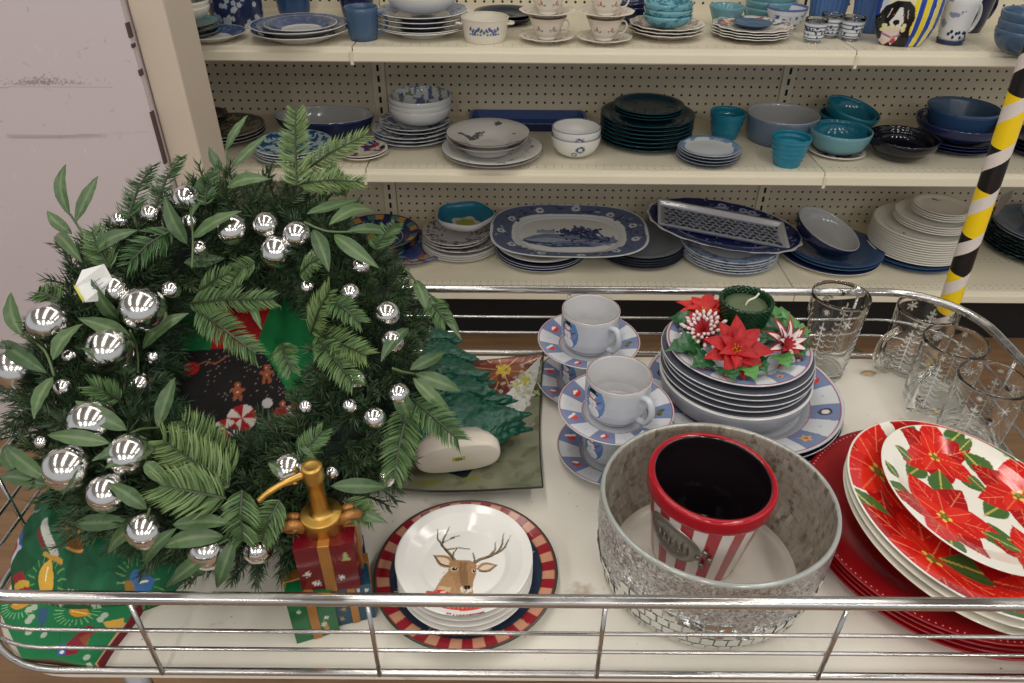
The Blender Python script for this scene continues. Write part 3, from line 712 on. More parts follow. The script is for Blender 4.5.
# ---- middle shelf
stack('stacked behind the pillar, middle shelf', ZM, 218, 112, [('coupe', 4, 46, .011, [DGR, DGR, DGR], 'charcoal small plate', dict(h=.018))], Y=2.44)
stack('left of the oval baking dish', ZM, 226, 131, [('plate', 3, 78, .010, [OLV, GRYW, OLV], 'olive patterned plate', {})])
stack('before the oval baking dish', ZM, 294, 150, [('coupe', 4, 76, .0085, [W, W, TEP], 'plate with turquoise and blue rings', dict(h=.018))])
stack('right of the wreath top, middle shelf', ZM, 362, 150, [('coupe', 2, 52, .008, [REDF, W, REDF], 'small red and blue flowered plate', dict(h=.016))])
stack('right of the oval baking dish', ZM, 413, 132, [('plate', 3, 81, .0115, [GRYW, GRYW, FLB], 'pale dinner plate with blue flowers', dict(h=.020)), ('plate', 2, 71, .0115, [GRYW, GRYW, FLB], 'pale salad plate with blue flowers', dict(dx=3, well=.010)), ('bowl', 3, 63, .0155, [GRYW, GRYW, FLB], 'pale bowl with blue flowers', dict(h=.058, dx=9, foot=.36))])
stack('left of the blue burst bowls', ZM, 492, 149, [('plate', 2, 101, .0095, [GREYP, GEDGE, GREYP], 'grey-white dinner plate with dark edge', dict(h=.020, well=.008)), ('soup', 2, 83, .014, [GREYP, GEDGE, GREYP], 'grey-white soup plate with dark edge', dict(h=.044, dx=-4))])
stack('right of the blue burst bowls', ZM, 645, 135, [('coupe', 7, 92, .0125, [TEALD2, TEALD2, TEALD], 'dark teal dinner plate', dict(h=.019, well=.012)), ('coupe', 3, 70, .0085, [TEALD, TEALD2, TEALD], 'dark teal salad plate', dict(h=.018))])
stack('by the teal glass cup', ZM, 708, 154, [('coupe', 3, 63, .0095, [DNM, NAVY, GRYI], 'small blue-edged plate', dict(h=.016)), ('coupe', 1, 60, .0095, [DNM, GRYI, ceramic('white_blue_edge_glaze', (206, 212, 216), bands=((.88, 1, (120, 146, 184)),), specks=(((120, 146, 184), 30, .5, .8, 1),))], 'small white plate with blurred blue edge', dict(h=.016))])
stack('at the left of the teal bowls', ZM, 783, 113, [('cyl', 1, 71, .02, [GRYB, GRYI, GRYI], 'grey-blue round dish with pale inside', dict(h=.085, taper=.9, seg=80))])
stack('between teal tumbler and black bowls', ZM, 836, 149, [('plate', 1, 56, .01, [W, W, REDF], 'white patterned small plate', dict(h=.012)), ('bowl', 1, 60, .01, [TEALL, TEALL, TEAL], 'teal bowl', dict(h=.068, foot=.5, name='bowl'))])
stack('behind the front teal bowl', ZM, 846, 112, [('bowl', 1, 54, .02, [TEAL, TEAL, TEAL], 'lower teal bowl', dict(h=.068, foot=.5, well=.032)), ('bowl', 1, 54, .02, [TEAL, TEAL, TEAL], 'upper tilted teal bowl', dict(h=.060, foot=.5, ty=12, tx=8))], Y=2.44)
stack('left of the navy stack, middle shelf', ZM, 903, 140, [('bowl', 1, 58, .02, [BLK, BLK, BLK], 'black glossy lower bowl', dict(h=.055, foot=.5, well=.018)), ('bowl', 1, 68, .02, [BLK, BLK, BLK], 'black glossy wide upper bowl', dict(h=.048, foot=.5))])
stack('right of the black bowls', ZM, 954, 141, [('coupe', 3, 74, .0100, [NAVY, NAVY, NAVY], 'navy salad plate', dict(h=.018, well=.012)), ('bowl', 1, 84, .01, [NAVY, NAVY, NAVY], 'wide shallow navy bowl', dict(h=.056, foot=.45, well=.017)), ('cyl', 1, 68, .01, [DNM, SLATE, SLATE], 'denim blue straight-sided bowl', dict(h=.080, taper=.8, dx=-2))])
stack('right of the striped pole, middle shelf', ZM, 1040, 146, [('coupe', 4, 64, .011, [NAVY2, NAVY2, NAVY2], 'dark navy plate', {})])

def oval_dish():
    p = onz(325, 136, ZM); a = 50*depth((p[0], p[1], ZM+.05))/FPX; h = .062
    pr = bowl_prof(a, h, .72, .006, .3)
    o = lathe('baking_dish', pr, [NAVY, GRYI, GRYI], 80, loc=(p[0], p[1]+.03, ZM+.0003), sy=.58); tag(o, 'oval navy baking dish with glossy grey inside, behind the wreath', 'baking dish')
oval_dish()
def rect_tray(name, px, py, zs, w, d, h, mats, lab, rz=0, tx=0, ty=0, Y=None, dz=0, wall=.006, paint=None, cut=.2):
    p = onz(px, py, zs) if Y is None else ony(px, py, Y)
    def ring(f, z, c):
        a, bb = w/2*f if False else w/2-f, d/2-f
        k = c
        return [(a-k, -bb, z), (a, -bb+k, z), (a, bb-k, z), (a-k, bb, z), (-a+k, bb, z), (-a, bb-k, z), (-a, -bb+k, z), (-a+k, -bb, z)]
    rows = [ring(.014, 0, .012), ring(0, h-.001, .014), ring(0.001, h, .014), ring(.010, h-.001, .013), ring(.022, .005, .012)]
    V = sum(rows, []); F = [tuple(range(8))[::-1]]; MI = [0]
    for r in range(4):
        for i in range(8): F.append((r*8+i, r*8+(i+1) % 8, (r+1)*8+(i+1) % 8, (r+1)*8+i)); MI.append(0 if r < 1 else 1)
    F.append(tuple(32+i for i in range(8))); MI.append(1)
    o = meshobj(name, V, F, mats, smooth=False, mi=MI, loc=(p[0], p[1], zs+.0003+dz), rot=(math.radians(tx), math.radians(ty), rz))
    tag(o, lab, 'tray'); return o
BLP = ceramic('blue_marbled_glaze', (60, 84, 140), specks=(((120, 140, 180), 24, .5, 0, 9),)); 
rect_tray('tray', 528, 118, ZM, .40, .15, .03, [NAVY, BLP], 'long blue rectangular tray behind the grey-white plates', Y=2.50)
# bowls with blue burst
def burst_bowl(level, p, R, h, z):
    pr = refine(bowl_prof(R, h, .42, .004), .0022)
    def pf(V, UV):
        a = np.arctan2(V[:, 1], V[:, 0]); P = Paint((a+PI/2)*R, V[:, 2], (222, 222, 218))
        cxs = ((0.006 if level else 0.010), h*.60)
        for k in range(14):
            t = k*2*PI/14; P.poly(leafpoly(cxs[0]+.006*math.cos(t), cxs[1]+.005*math.sin(t), cxs[0]+.019*math.cos(t), cxs[1]+.015*math.sin(t), .004), (52, 70, 116))
        for k in range(10):
            t = k*2*PI/10; P.ell(cxs[0]-.02+.008*math.cos(t), cxs[1]-.017+.006*math.sin(t), .0022, .0022, (52, 70, 116))
        P.C[V[:, 2] > h-.0008] = L3((120, 128, 146))
        return P.C
    o = lathe('bowl', pr, PAINT, 150, loc=(p[0], p[1], z), paint=pf)
    tag(o, ('lower', 'upper')[level]+' of two white bowls with a dark blue burst flower', 'bowl', 'white bowls with blue burst')
p = onz(575, 154, ZM); R = 50*depth((p[0], p[1], ZM+.06))/FPX/2
burst_bowl(0, p, R, .064, ZM+.0003); burst_bowl(1, p, R*.98, .064, ZM+.0243)
# teal glass tumblers
for (px, py, w_, h, lab, ribs) in ((724, 137, 36, .085, 'teal glass cup behind the small blue-edged plates', 0), (786, 164, 39, .088, 'teal glass tumbler with wavy rings, before the grey-blue dish', 1)):
    p = onz(px, py, ZM); R = w_*depth((p[0], p[1], ZM+h))/FPX/2
    pr = refine(cyl_prof(R*.74, R, h, .005, foot=.005, n=4), .0028)
    pr = [(r*(1+(.025*math.sin(z*430) if ribs else .012*math.sin(z*300)) if r > R*.7 else r), z, m) if r > R*.7 else (r, z, m) for r, z, m in pr]
    pr = [(r if r < 1 else R, z, m) for r, z, m in pr]
    o = lathe('tumbler', pr, TEALG, 56, loc=(p[0], p[1], ZM+.0004)); tag(o, lab, 'tumbler')

# ---- bottom shelf
STRP = None
def striped_soup(R, h):
    pr = refine(plate_prof(R, h, .6), .003)
    def pf(V, UV):
        x, y = V[:, 0], V[:, 1]; r = np.hypot(x, y)/R; a = np.arctan2(y, x); C = np.zeros((len(V), 3)); C[:] = L3((36, 50, 104))
        k = np.floor(((a+PI)/(2*PI))*28).astype(int) % 3; cols = np.array([L3((206, 150, 78)), L3((78, 128, 128)), L3((34, 46, 92))])
        m_ = (r > .80) & (r < .97); C[m_] = cols[k[m_]]; C[r > .975] = L3((26, 30, 48)); C[r < .3] = L3((200, 140, 70))
        low = np.array([v[2] for v in V]) < h*.8*(r)**2-.002; C[low & (r > .3) & (r < .97)] = L3((200, 200, 200)); return C
    return pr, pf
p = onz(408, 247, ZB+.02); Rb = 78*depth(p)/FPX/2
pr = plate_prof(Rb, .022, .6); o = lathe('plate', pr, [W, COLR, COLR], 72, loc=(p[0], p[1], ZB+.0003)); tag(o, 'large blue plate with multicoloured fruit, right of the wreath', 'plate', 'ware beside the wreath on the bottom shelf')
p2 = onz(380, 246, ZB+.04)
zc = ZB+.008
o = lathe('bowl', bowl_prof(62*depth(p)/FPX/2, .036, .5, .004), [W, W, W], 64, loc=(p[0]-.105, p[1]+.012, zc)); tag(o, 'plain white bowl under the stripe-rimmed soup plates', 'bowl', 'ware beside the wreath on the bottom shelf')
for k in range(3):
    R_ = 82*depth(p)/FPX/2; pr, pf = striped_soup(R_, .028)
    o = lathe('soup_plate', pr, PAINT, 168, loc=(p[0]-.105, p[1]+.012, zc+.016+k*.011), paint=pf)
    tag(o, 'navy soup plate with orange and teal striped rim, '+('lowest', 'middle', 'topmost')[k]+' of the three', 'soup plate', 'ware beside the wreath on the bottom shelf')
PTN = ceramic('brown_town_print_glaze', (188, 186, 186), specks=(((110, 84, 80), 50, .55, .55, .97), ((84, 96, 120), 60, .6, .4, .97)))
stack('under the teal flower bowl', ZB, 461, 243, [('coupe', 3, 78, .0085, [W, GRYI, W], 'white dinner plate', dict(h=.016)), ('plate', 1, 77, .008, [PTN, W, PTN], 'plate with brown town print rim', dict(h=.026, well=.012)), ('plate', 2, 68, .011, [PTN, W, PTN], 'salad plate with dark print', dict(h=.022, dx=-4, well=.012))])
def flower_bowl():
    p0 = onz(461, 243, ZB+.016); y = p0[1]; z = ZB+.016+.0085*2+.0075+.012+.011+.012+.012
    D = depth((p0[0], y, z+.05)); R = 57*D/FPX/2; h = .046
    pr = refine(bowl_prof(R, h, .42, .004), .0022)
    def pf(V, UV):
        x, yy = V[:, 0]/R, V[:, 1]/R; r = np.hypot(x, yy); a = np.arctan2(yy, x); C = np.zeros((len(V), 3)); C[:] = L3((190, 192, 196))
        surf = np.arange(len(V)) > len(V)*.53
        C[surf] = L3((34, 120, 150)); C[surf & (r < .50+.06*np.cos(5*a))] = L3((214, 214, 200)); C[surf & (r < .34+.04*np.cos(7*a))] = L3((170, 176, 60)); return C
    o = lathe('bowl', pr, PAINT, 140, loc=(p0[0]+5*D/FPX, y, z), paint=pf, rf=lambda a, u, zz: 1+.045*np.cos(5*a)*u*u)
    tag(o, 'teal bowl shaped like a flower with yellow centre, bottom shelf', 'bowl')
flower_bowl()

def platter(px, py, zs, wpx, aspect, tilt_x, tilt_y, rz, zc, pf, label, n=150, scal=0.0, Y=None, ex=2.2):
    p = ony(px, py, Y); D = depth(p); a = wpx*D/FPX/2
    h = .030; pr = refine([(0, .003, 0), (.50*a, .003, 0), (.52*a, 0, 0), (.57*a, 0, 0), (.66*a, .012, 0), (.995*a, h-.002, 0), (a, h, 0), (.985*a, h+.001, 0), (.72*a, .017, 0), (.64*a, .008, 0), (0, .007, 0)], .0028)
    k = next(i for i, q in enumerate(pr) if q[1] > h) * 1
    def pf2(V, UV):
        # rows after the rim are the face of the platter
        top = np.arange(len(V)) >= (1+(k-1)*260)
        return pf(V[:, 0]/a, V[:, 1]/a, top)
    o = lathe('platter', pr, PAINT, 260, paint=pf2, sy=aspect, rf=(lambda an, u, z: (1+scal*np.cos(20*an)*u**3)*(1+((np.abs(np.cos(an))**ex+np.abs(np.sin(an))**ex)**(-1/ex)-1)*u)))
    # superellipse-like: square the oval a little
    o.location = (p[0], Y, zc); o.rotation_euler = (math.radians(tilt_x), math.radians(tilt_y), rz)
    tag(o, label, 'platter'); return o
def landscape(x, y, top):
    P = Paint(x, y, (206, 208, 206)); asp = .62; rs = random.Random(8)
    r = (np.abs(x)**3+np.abs(y/.60)**3)**(1/3)
    P.C[r > .74] = L3((84, 94, 124))
    for k in range(150):
        a = rs.uniform(0, 2*PI); q = rs.uniform(.77, .96); c = rs.choice([(58, 68, 98), (150, 158, 172), (70, 82, 116), (58, 68, 98)])
        P.ell(q*math.cos(a), q*math.sin(a)*asp, rs.uniform(.012, .035), rs.uniform(.01, .02), c, rs.uniform(0, 3))
    for k in range(11):
        a = k*2*PI/11+.3; X, Y_ = .86*math.cos(a), .86*math.sin(a)*asp
        for t in range(6): P.ell(X+.035*math.cos(t*1.05), Y_+.03*math.sin(t*1.05), .022, .018, (196, 200, 206))
        P.ell(X, Y_, .022, .018, (70, 84, 124))
    P.C[(r > .965)] = L3((200, 204, 206)); P.C[(r > .725) & (r < .745)] = L3((86, 98, 136))
    inn = r < .725
    keep = P.C.copy()
    P.poly([(-.58, -.10), (-.45, -.02), (-.30, .03), (.1, .02), (.58, -.04), (.60, -.16), (.3, -.26), (-.3, -.25), (-.55, -.17)], (112, 124, 150))
    P.poly([(-.55, -.12), (-.3, -.06), (.1, -.10), (-.1, -.16), (-.4, -.17)], (150, 160, 178))
    P.poly([(-.62, -.12), (-.2, -.19), (.2, -.17), (.3, -.25), (-.2, -.28), (-.5, -.2)], (62, 76, 114))
    for k in range(90):
        P.ell(.14+rs.gauss(0, .13), .08+rs.gauss(0, .055), rs.uniform(.018, .05), rs.uniform(.012, .028), rs.choice([(44, 58, 98), (60, 74, 112), (36, 48, 86)]), rs.uniform(0, 3))
    for k in range(60):
        P.ell(.30+rs.gauss(0, .14), -.06+rs.gauss(0, .05), rs.uniform(.01, .04), rs.uniform(.008, .02), rs.choice([(44, 58, 98), (80, 94, 130), (36, 48, 86)]), rs.uniform(0, 3))
    for k in range(40): P.ell(rs.uniform(-.5, .6), rs.uniform(-.24, -.08), rs.uniform(.02, .07), .006, rs.choice([(70, 84, 124), (160, 168, 184)]), rs.uniform(-.2, .2))
    P.poly([(-.40, .04), (-.40, .10), (-.34, .10), (-.34, .14), (-.30, .10), (-.22, .10), (-.22, .13), (-.18, .13), (-.18, .04)], (140, 150, 172)); P.line([(-.40, .04), (-.40, .1), (-.18, .1), (-.18, .04)], .008, (84, 96, 134))
    P.C[~inn] = keep[~inn]
    P.C[~top] = L3((196, 200, 206)); return P.C
stack('under the landscape platter', ZB, 541, 249, [('coupe', 3, 92, .0092, [GRYW, GRYI, NAVY], 'pale plate with blue inner', dict(h=.018, well=.01)), ('plate', 1, 92, .01, [W, W, W], 'white dinner plate', dict(h=.026))])
platter(569, 229, ZB, 158, .60, 7, 0, -.02, ZB+.072, landscape, 'oval platter with blue landscape scene and flowered border, bottom shelf', Y=2.33, ex=3.0)
stack('between the two large platters', ZB, 640, 247, [('coupe', 4, 87, .0092, [NAVY2, DGR, DGR], 'dark navy dinner plate', dict(h=.018, well=.012)), ('coupe', 1, 86, .01, [DGR, DGR, ceramic('speckled_grey_glaze', (112, 118, 126), rough=.3)], 'speckled grey plate', dict(h=.016))], Y=2.36)
def willow(x, y, top):
    P = Paint(x, y, (30, 38, 86)); rs = random.Random(12); asp = .60; r = np.hypot(x, y/asp)
    for k in range(420):
        a = rs.uniform(0, 2*PI); q = math.sqrt(rs.uniform(.05, .92)); P.ell(q*math.cos(a), q*math.sin(a)*asp, rs.uniform(.006, .024), rs.uniform(.004, .012), rs.choice([(84, 96, 140), (60, 72, 120), (150, 158, 182), (44, 54, 104)]), rs.uniform(0, 3))
    for (X, Y_) in ((.02, .50), (.30, .47), (.42, .44), (.66, .28), (-.5, .38)):
        P.ell(X, Y_, .05, .035, (170, 178, 196)); P.ell(X, Y_, .03, .02, (70, 84, 130)); P.line([(X-.08, Y_-.04), (X+.08, Y_-.03)], .02, (150, 158, 182))
    P.C[r > .975] = L3((196, 198, 204)); P.C[(r > .74) & (r < .76)] = L3((120, 130, 164)); P.C[~top] = L3((180, 184, 194)); return P.C
stack('under the large willow platter', ZB, 728, 250, [('plate', 5, 97, .0095, [BRIM2, GRYI, BRIM2], 'blue-grey patterned dinner plate', dict(h=.020))])
plt = platter(723, 226, ZB, 156, .58, 6, 7, -.10, ZB+.083, willow, 'large dark blue oval platter with willow print under a rectangular tray', scal=.012, Y=2.36)
def check_tray():
    p = plt.location; o = rect_tray('tray', 0, 0, 0, .42, .145, .026, [GRYI, BRIM2], 'rectangular white tray with dark leaf dashes, lying on the willow platter', Y=None)
    bpy.data.objects.remove(o)
    w, d = .455, .165; nx_, ny_ = 260, 100; V = []; C = []
    xs_ = np.linspace(-w/2, w/2, nx_); ys_ = np.linspace(-d/2, d/2, ny_); X, Y_ = np.meshgrid(xs_, ys_); X = X.ravel(); Y_ = Y_.ravel()
    ex = np.clip((np.abs(X)-(w/2-.018))/.018, 0, 1); ey = np.clip((np.abs(Y_)-(d/2-.018))/.018, 0, 1); e = np.maximum(ex, ey)
    Z = .004+.020*e**1.5
    P = Paint(X, Y_, (146, 152, 164)); rs = random.Random(5)
    for i in range(17):
        for j in range(7):
            P.ell(-.190+i*.0235+(j % 2)*.011, -.054+j*.018, .0105, .0060, (30, 38, 66) if rs.random() < .85 else (84, 96, 130), .6 if (i+j) % 2 else -.5)
    for k in range(500): P.ell(rs.uniform(-.21, .21), rs.uniform(-.07, .07), .0014, .0011, (90, 100, 124))
    P.C[e > .45] = L3((196, 198, 202))
    nv = nx_*ny_
    V = list(zip(X, Y_, Z))+list(zip(X*.97, Y_*.94, Z-.004)); C = np.vstack([P.C, np.tile(L3((200, 200, 204)), (nv, 1))])
    F = [(j*nx_+i, j*nx_+i+1, (j+1)*nx_+i+1, (j+1)*nx_+i) for j in range(ny_-1) for i in range(nx_-1)]
    F += [(nv+j*nx_+i, nv+(j+1)*nx_+i, nv+(j+1)*nx_+i+1, nv+j*nx_+i+1) for j in range(ny_-1) for i in range(nx_-1)]
    ed = [i for i in range(nx_)]+[j*nx_+nx_-1 for j in range(1, ny_)]+[(ny_-1)*nx_+i for i in range(nx_-2, -1, -1)]+[j*nx_ for j in range(ny_-2, 0, -1)]
    for k in range(len(ed)):
        a, bb = ed[k], ed[(k+1) % len(ed)]; F.append((a, nv+a, nv+bb, bb))
    o = meshobj('tray', V, F, PAINT, colors=C)
    o.rotation_euler = (math.radians(6.5), math.radians(8), -.12); o.location = (p[0]-.012, p[1]-.008, p[2]+.018)
    tag(o, 'rectangular white tray with dark leaf dashes, lying on the willow platter', 'tray')
check_tray()
stack('left of the tall white stack', ZB, 829, 251, [('plate', 1, 98, .01, [W, W, NAVY], 'white-edged large plate', dict(h=.018, well=.012)), ('plate', 2, 94, .011, [DNM, SLATE, DNM], 'blue dinner plate', dict(h=.020, dx=3, well=.034)), ('bowl', 1, 68, .01, [NAVY2, GRYI, GRYI], 'tilted navy bowl with pale grey inside', dict(h=.060, foot=.5, ty=19, tx=10, dx=-13))])
stack('beside the pole on the bottom shelf', ZB, 910, 250, [('coupe', 2, 90, .010, [NAVY, DNM, DNM], 'dark blue plate', dict(h=.016, well=.012)), ('coupe', 11, 91, .0086, [DOTW, DOTW, DOTW], 'white dinner plate', dict(h=.018, dx=3, well=.013, dk=1)), ('coupe', 4, 72, .0078, [DOTW, DOTW, DOTW], 'white salad plate', dict(h=.016, dx=11, well=.012)), ('coupe', 4, 54, .0075, [DOTW, DOTW, DOTW], 'small white side plate', dict(h=.014, dx=16))])
GRNM = ceramic('mottled_green_black_glaze', (30, 50, 52), specks=(((90, 110, 110), 50, .58, 0, 1),))
stack('right of the pole, bottom shelf', ZB, 1040, 244, [('coupe', 6, 104, .0115, [GRNM, GRNM, GRNM], 'mottled dark green plate', dict(h=.02, well=.013)), ('coupe', 2, 98, .010, [GRYB, GRYI, GRYB], 'grey-blue plate', dict(h=.018, well=.01)), ('bowl', 1, 56, .01, [AQ, TEALL, AQ], 'pale aqua bowl', dict(h=.05))])
# ------------------------------------------------------------------ christmas ware on the cart
TZ = TRAY+.0004
def paint_lathe(name, prof, step, seg, pf, loc=None, rot=None, parent=None, **kw):
    return lathe(name, refine(prof, step), kw.pop('mats', PAINT), seg, loc=loc, rot=rot, parent=parent, paint=pf, **kw)
def topside(V, prof_h):  # mask of points on the upper face of a plate mesh: rows after the rim
    pass
def split_rows(prof, step, seg, h):
    pr = refine(prof, step); k = max(range(len(pr)), key=lambda i: (pr[i][0], pr[i][1]))
    return pr, 1+(k-1)*seg if pr[0][0] < 1e-6 else k*seg

def facepaint_plate(name, R, h, step, seg, face, under, well=.6, rimc=None, **kw):
    pr, k0 = split_rows(plate_prof(R, h, well), step, seg, h)
    def pf(V, UV):
        top = np.arange(len(V)) >= k0
        P = Paint(V[:, 0]/R, V[:, 1]/R, under); keep = P.C.copy(); face(P); P.C[~top] = keep[~top]
        if rimc is not None: P.C[np.hypot(V[:, 0], V[:, 1]) > R*.985] = L3(rimc)
        return P.C
    return lathe(name, pr, PAINT, seg, paint=pf, **kw)

# --- deer plates on the checked plate
def face_check(P):
    r = np.hypot(P.X, P.Y); a = np.arctan2(P.Y, P.X); P.C[:] = L3((44, 58, 82))
    rs = random.Random(2)
    for k in range(8):
        t = k*PI/4+.35; P.poly(star(.74*math.cos(t), .74*math.sin(t), .05, .02, 5, t), (206, 204, 190))
    for k in range(60):
        t = rs.uniform(0, 2*PI); q = rs.uniform(.6, .8); P.ell(q*math.cos(t), q*math.sin(t), .012, .008, (62, 78, 104))
    k = np.floor((a+PI)/(2*PI)*48).astype(int) % 2; m_ = (r > .84) & (r < .965)
    c = np.array([L3((150, 32, 46)), L3((206, 150, 122))]); P.C[m_] = c[k[m_]]
    P.C[(r > .82) & (r < .84)] = L3((30, 50, 44)); P.C[(r > .965) & (r < .985)] = L3((120, 46, 44)); P.C[r >= .985] = L3((34, 66, 58))
pD = onz(466, 572, TRAY+.018); RD = 184*depth(pD)/FPX/2
o = facepaint_plate('plate', RD, .019, .0022, 520, face_check, (180, 180, 176), loc=(pD[0], pD[1]+.004, TZ))
tag(o, 'navy plate with red and tan checked rim under the deer plates', 'plate')
def face_deer(P):
    P.C[:] = L3((236, 234, 230)); X0, Y0 = P.X, P.Y; P.X = X0/1.06+.03; P.Y = Y0/1.06+.06
    br, lt, dk = (168, 130, 92), (206, 178, 140), (44, 34, 28)
    # antlers
    for pts, w in ((((-.10, .10), (-.16, .20), (-.24, .30), (-.30, .38), (-.27, .52), (-.20, .66)), (.05, .045, .04, .034, .03, .008)), (((-.29, .38), (-.36, .48), (-.37, .60)), (.03, .026, .008)), (((-.28, .42), (-.16, .50), (-.04, .55)), (.03, .022, .008)), (((-.23, .30), (-.06, .33), (.10, .30)), (.026, .02, .008)), (((-.14, .16), (-.12, .26), (-.06, .34)), (.03, .024, .008)),
                    (((.16, .06), (.24, .12), (.38, .17), (.50, .24), (.56, .36), (.58, .50)), (.05, .046, .042, .038, .03, .008)), (((.48, .22), (.60, .30), (.68, .44)), (.034, .028, .008)), (((.36, .16), (.46, .28), (.46, .42)), (.03, .024, .008)), (((.18, .08), (.16, .18), (.14, .24)), (.03, .024, .008))):
        P.line(pts, w, (84, 70, 52))
        P.line([(x+.006, y+.006) for x, y in pts], [q*.35 for q in w], (150, 132, 104))
    # ears
    P.poly(leafpoly(-.12, .02, -.40, .20, .20), br); P.poly(leafpoly(-.16, .045, -.36, .17, .11), (226, 206, 186)); P.line([(-.40, .20), (-.30, .06), (-.16, .0)], .016, dk)
    P.poly(leafpoly(.20, -.04, .48, .02, .17), br); P.poly(leafpoly(.24, -.035, .44, .01, .09), (226, 206, 186)); P.line([(.48, .02), (.38, -.08), (.24, -.08)], .014, dk)
    # neck, head
    P.poly([(-.14, .0), (-.26, -.16), (-.34, -.34), (-.40, -.52), (.10, -.60), (.16, -.42), (.14, -.30)], (176, 140, 102))
    P.poly([(-.30, -.30), (-.36, -.50), (-.16, -.56), (-.14, -.34)], lt)
    P.poly([(-.18, .08), (-.10, .12), (.10, .11), (.20, .05), (.20, -.10), (.16, -.24), (.15, -.36), (.08, -.43), (-.0, -.43), (-.06, -.34), (-.12, -.20), (-.19, -.06)], br)
    P.poly([(-.04, .08), (.06, .08), (.08, -.12), (.09, -.28), (.02, -.34), (-.02, -.24), (-.04, -.10)], (140, 106, 76))
    P.poly([(-.02, -.34), (.06, -.30), (.14, -.34), (.14, -.40), (.06, -.44), (-.0, -.42)], (226, 214, 196))
    P.ell(.075, -.335, .052, .036, (26, 22, 24)); P.line([(.07, -.36), (.065, -.40), (.03, -.42)], .01, (60, 46, 40))
    P.ell(-.105, -.03, .055, .04, (222, 200, 170)); P.ell(-.10, -.03, .038, .030, (22, 18, 18)); P.ell(-.09, -.018, .009, .009, (240, 240, 240))
    P.ell(.165, -.07, .034, .034, (222, 200, 170)); P.ell(.17, -.07, .024, .026, (22, 18, 18)); P.ell(.175, -.06, .007, .007, (240, 240, 240))
    rs = random.Random(6)
    for k in range(120):
        x, y = rs.uniform(-.3, .16), rs.uniform(-.5, .08)
        if abs(x+.05-(y*.2)) < .2: P.line([(x, y), (x-.01, y-.04)], .006, rs.choice([(150, 112, 80), (196, 162, 122), (130, 96, 70)]), .6)
    # red scarf and ribbon with writing
    P.poly([(-.46, -.44), (-.20, -.40), (.02, -.46), (.26, -.48), (.40, -.54), (.30, -.64), (.02, -.62), (-.2, -.58), (-.44, -.56)], (200, 40, 36))
    for k in range(26):
        x = -.42+k*.031; P.line([(x, -.46), (x+.02, -.54)], .008, (232, 150, 140), .8)
    P.ell(-.28, -.42, .09, .05, (206, 48, 40)); P.ell(-.24, -.41, .04, .02, (240, 190, 180))
    P.Y = Y0+.14
    P.poly([(-.30, -.60), (.05, -.66), (.44, -.60), (.40, -.72), (.05, -.78), (-.24, -.72)], (214, 60, 52))
    for k in range(9):
        x = -.15+k*.055; P.line([(x, -.65-.02*math.cos(k)), (x+.02, -.72)], .012, (236, 210, 200)); P.line([(x, -.69), (x+.04, -.68)], .010, (236, 210, 200))
    P.line([(-.16, -.82), (-.06, -.85), (.06, -.86), (.2, -.84), (.30, -.81)], .026, (120, 40, 60))
    for k in range(11): P.ell(-.14+k*.042, -.84-.02*math.sin(k*PI/10), .009, .014, (236, 220, 214))
    P.X, P.Y = X0, Y0
pd = onz(464, 555.5, TRAY+.056); Rd = 137.5*depth(pd)/FPX/2
for k in range(4):
    z = TZ+.0075+k*.0098
    if k == 3: o = facepaint_plate('plate', Rd, .019, .0013, 520, face_deer, (232, 230, 226), loc=(pd[0], pd[1], z), rot=(0, 0, .03))
    else: o = lathe('plate', plate_prof(Rd, .019), [W, W, W], 90, loc=(pd[0]+random.uniform(-.001, .001), pd[1]+random.uniform(-.001, .001), z))
    tag(o, ('lowest white plate of the deer plate stack', 'second white plate from the bottom of the deer stack', 'white plate directly under the top deer plate', 'top white plate printed with an antlered deer in red scarf')[k], 'plate', 'deer plates')

# --- snowman cups and saucers
GR = (190, 194, 201); SB = (116, 130, 166)
def motif(P, x, y, s, k):
    k = k % 5
    if k == 0: P.ell(x, y, s, s*.8, (200, 60, 48)); P.ell(x, y+s*.3, s*.7, s*.3, (240, 236, 230))
    elif k == 1: P.poly([(x-s, y+s*.6), (x+s, y+s*.6), (x+s*.6, y-s*.6), (x-s*.6, y-s*.6)], (206, 70, 62)); P.line([(x-s, y+s*.6), (x+s, y+s*.6)], s*.4, (240, 240, 240))
    elif k == 2: P.ell(x-s*.4, y, s*.7, s*.45, (60, 104, 60), .6); P.ell(x+s*.4, y, s*.7, s*.45, (60, 104, 60), -.6); P.ell(x, y+s*.2, s*.25, s*.25, (200, 40, 40))
    elif k == 3: P.poly(star(x, y, s, s*.5, 5, .3), (214, 170, 90)); P.ell(x, y, s*.3, s*.3, (180, 90, 50))
    else: P.ell(x, y, s*.9, s*.8, (70, 64, 70)); P.ell(x, y, s*.5, s*.5, (220, 216, 210))
def face_snow(P, n=16, r0=.60, sz=.075, white_c=(206, 208, 212)):
    r = np.hypot(P.X, P.Y); a = np.arctan2(P.Y, P.X); P.C[:] = L3(GR)
    k = np.floor((a+PI)/(2*PI)*n).astype(int); m_ = (r > r0) & (r < .955); P.C[m_ & (k % 2 == 0)] = L3(SB); P.C[m_ & (k % 2 == 1)] = L3((204, 206, 210))
    P.C[(r > r0-.02) & (r < r0)] = L3((170, 110, 120))
    for q in range(0, n, 2):
        t = -PI+(q+.5)*2*PI/n; rr = (r0+.955)/2; motif(P, rr*math.cos(t), rr*math.sin(t), sz, q//2)
    for q in range(1, n, 2):
        t = -PI+(q+.5)*2*PI/n; rr = (r0+.955)/2; P.poly(star(rr*math.cos(t), rr*math.sin(t), sz*.4, sz*.12, 6, t), (170, 184, 206))
    P.C[(r > .955) & (r < .975)] = L3((150, 70, 86)); P.C[r >= .975] = L3((196, 198, 204))
SAUC = {}
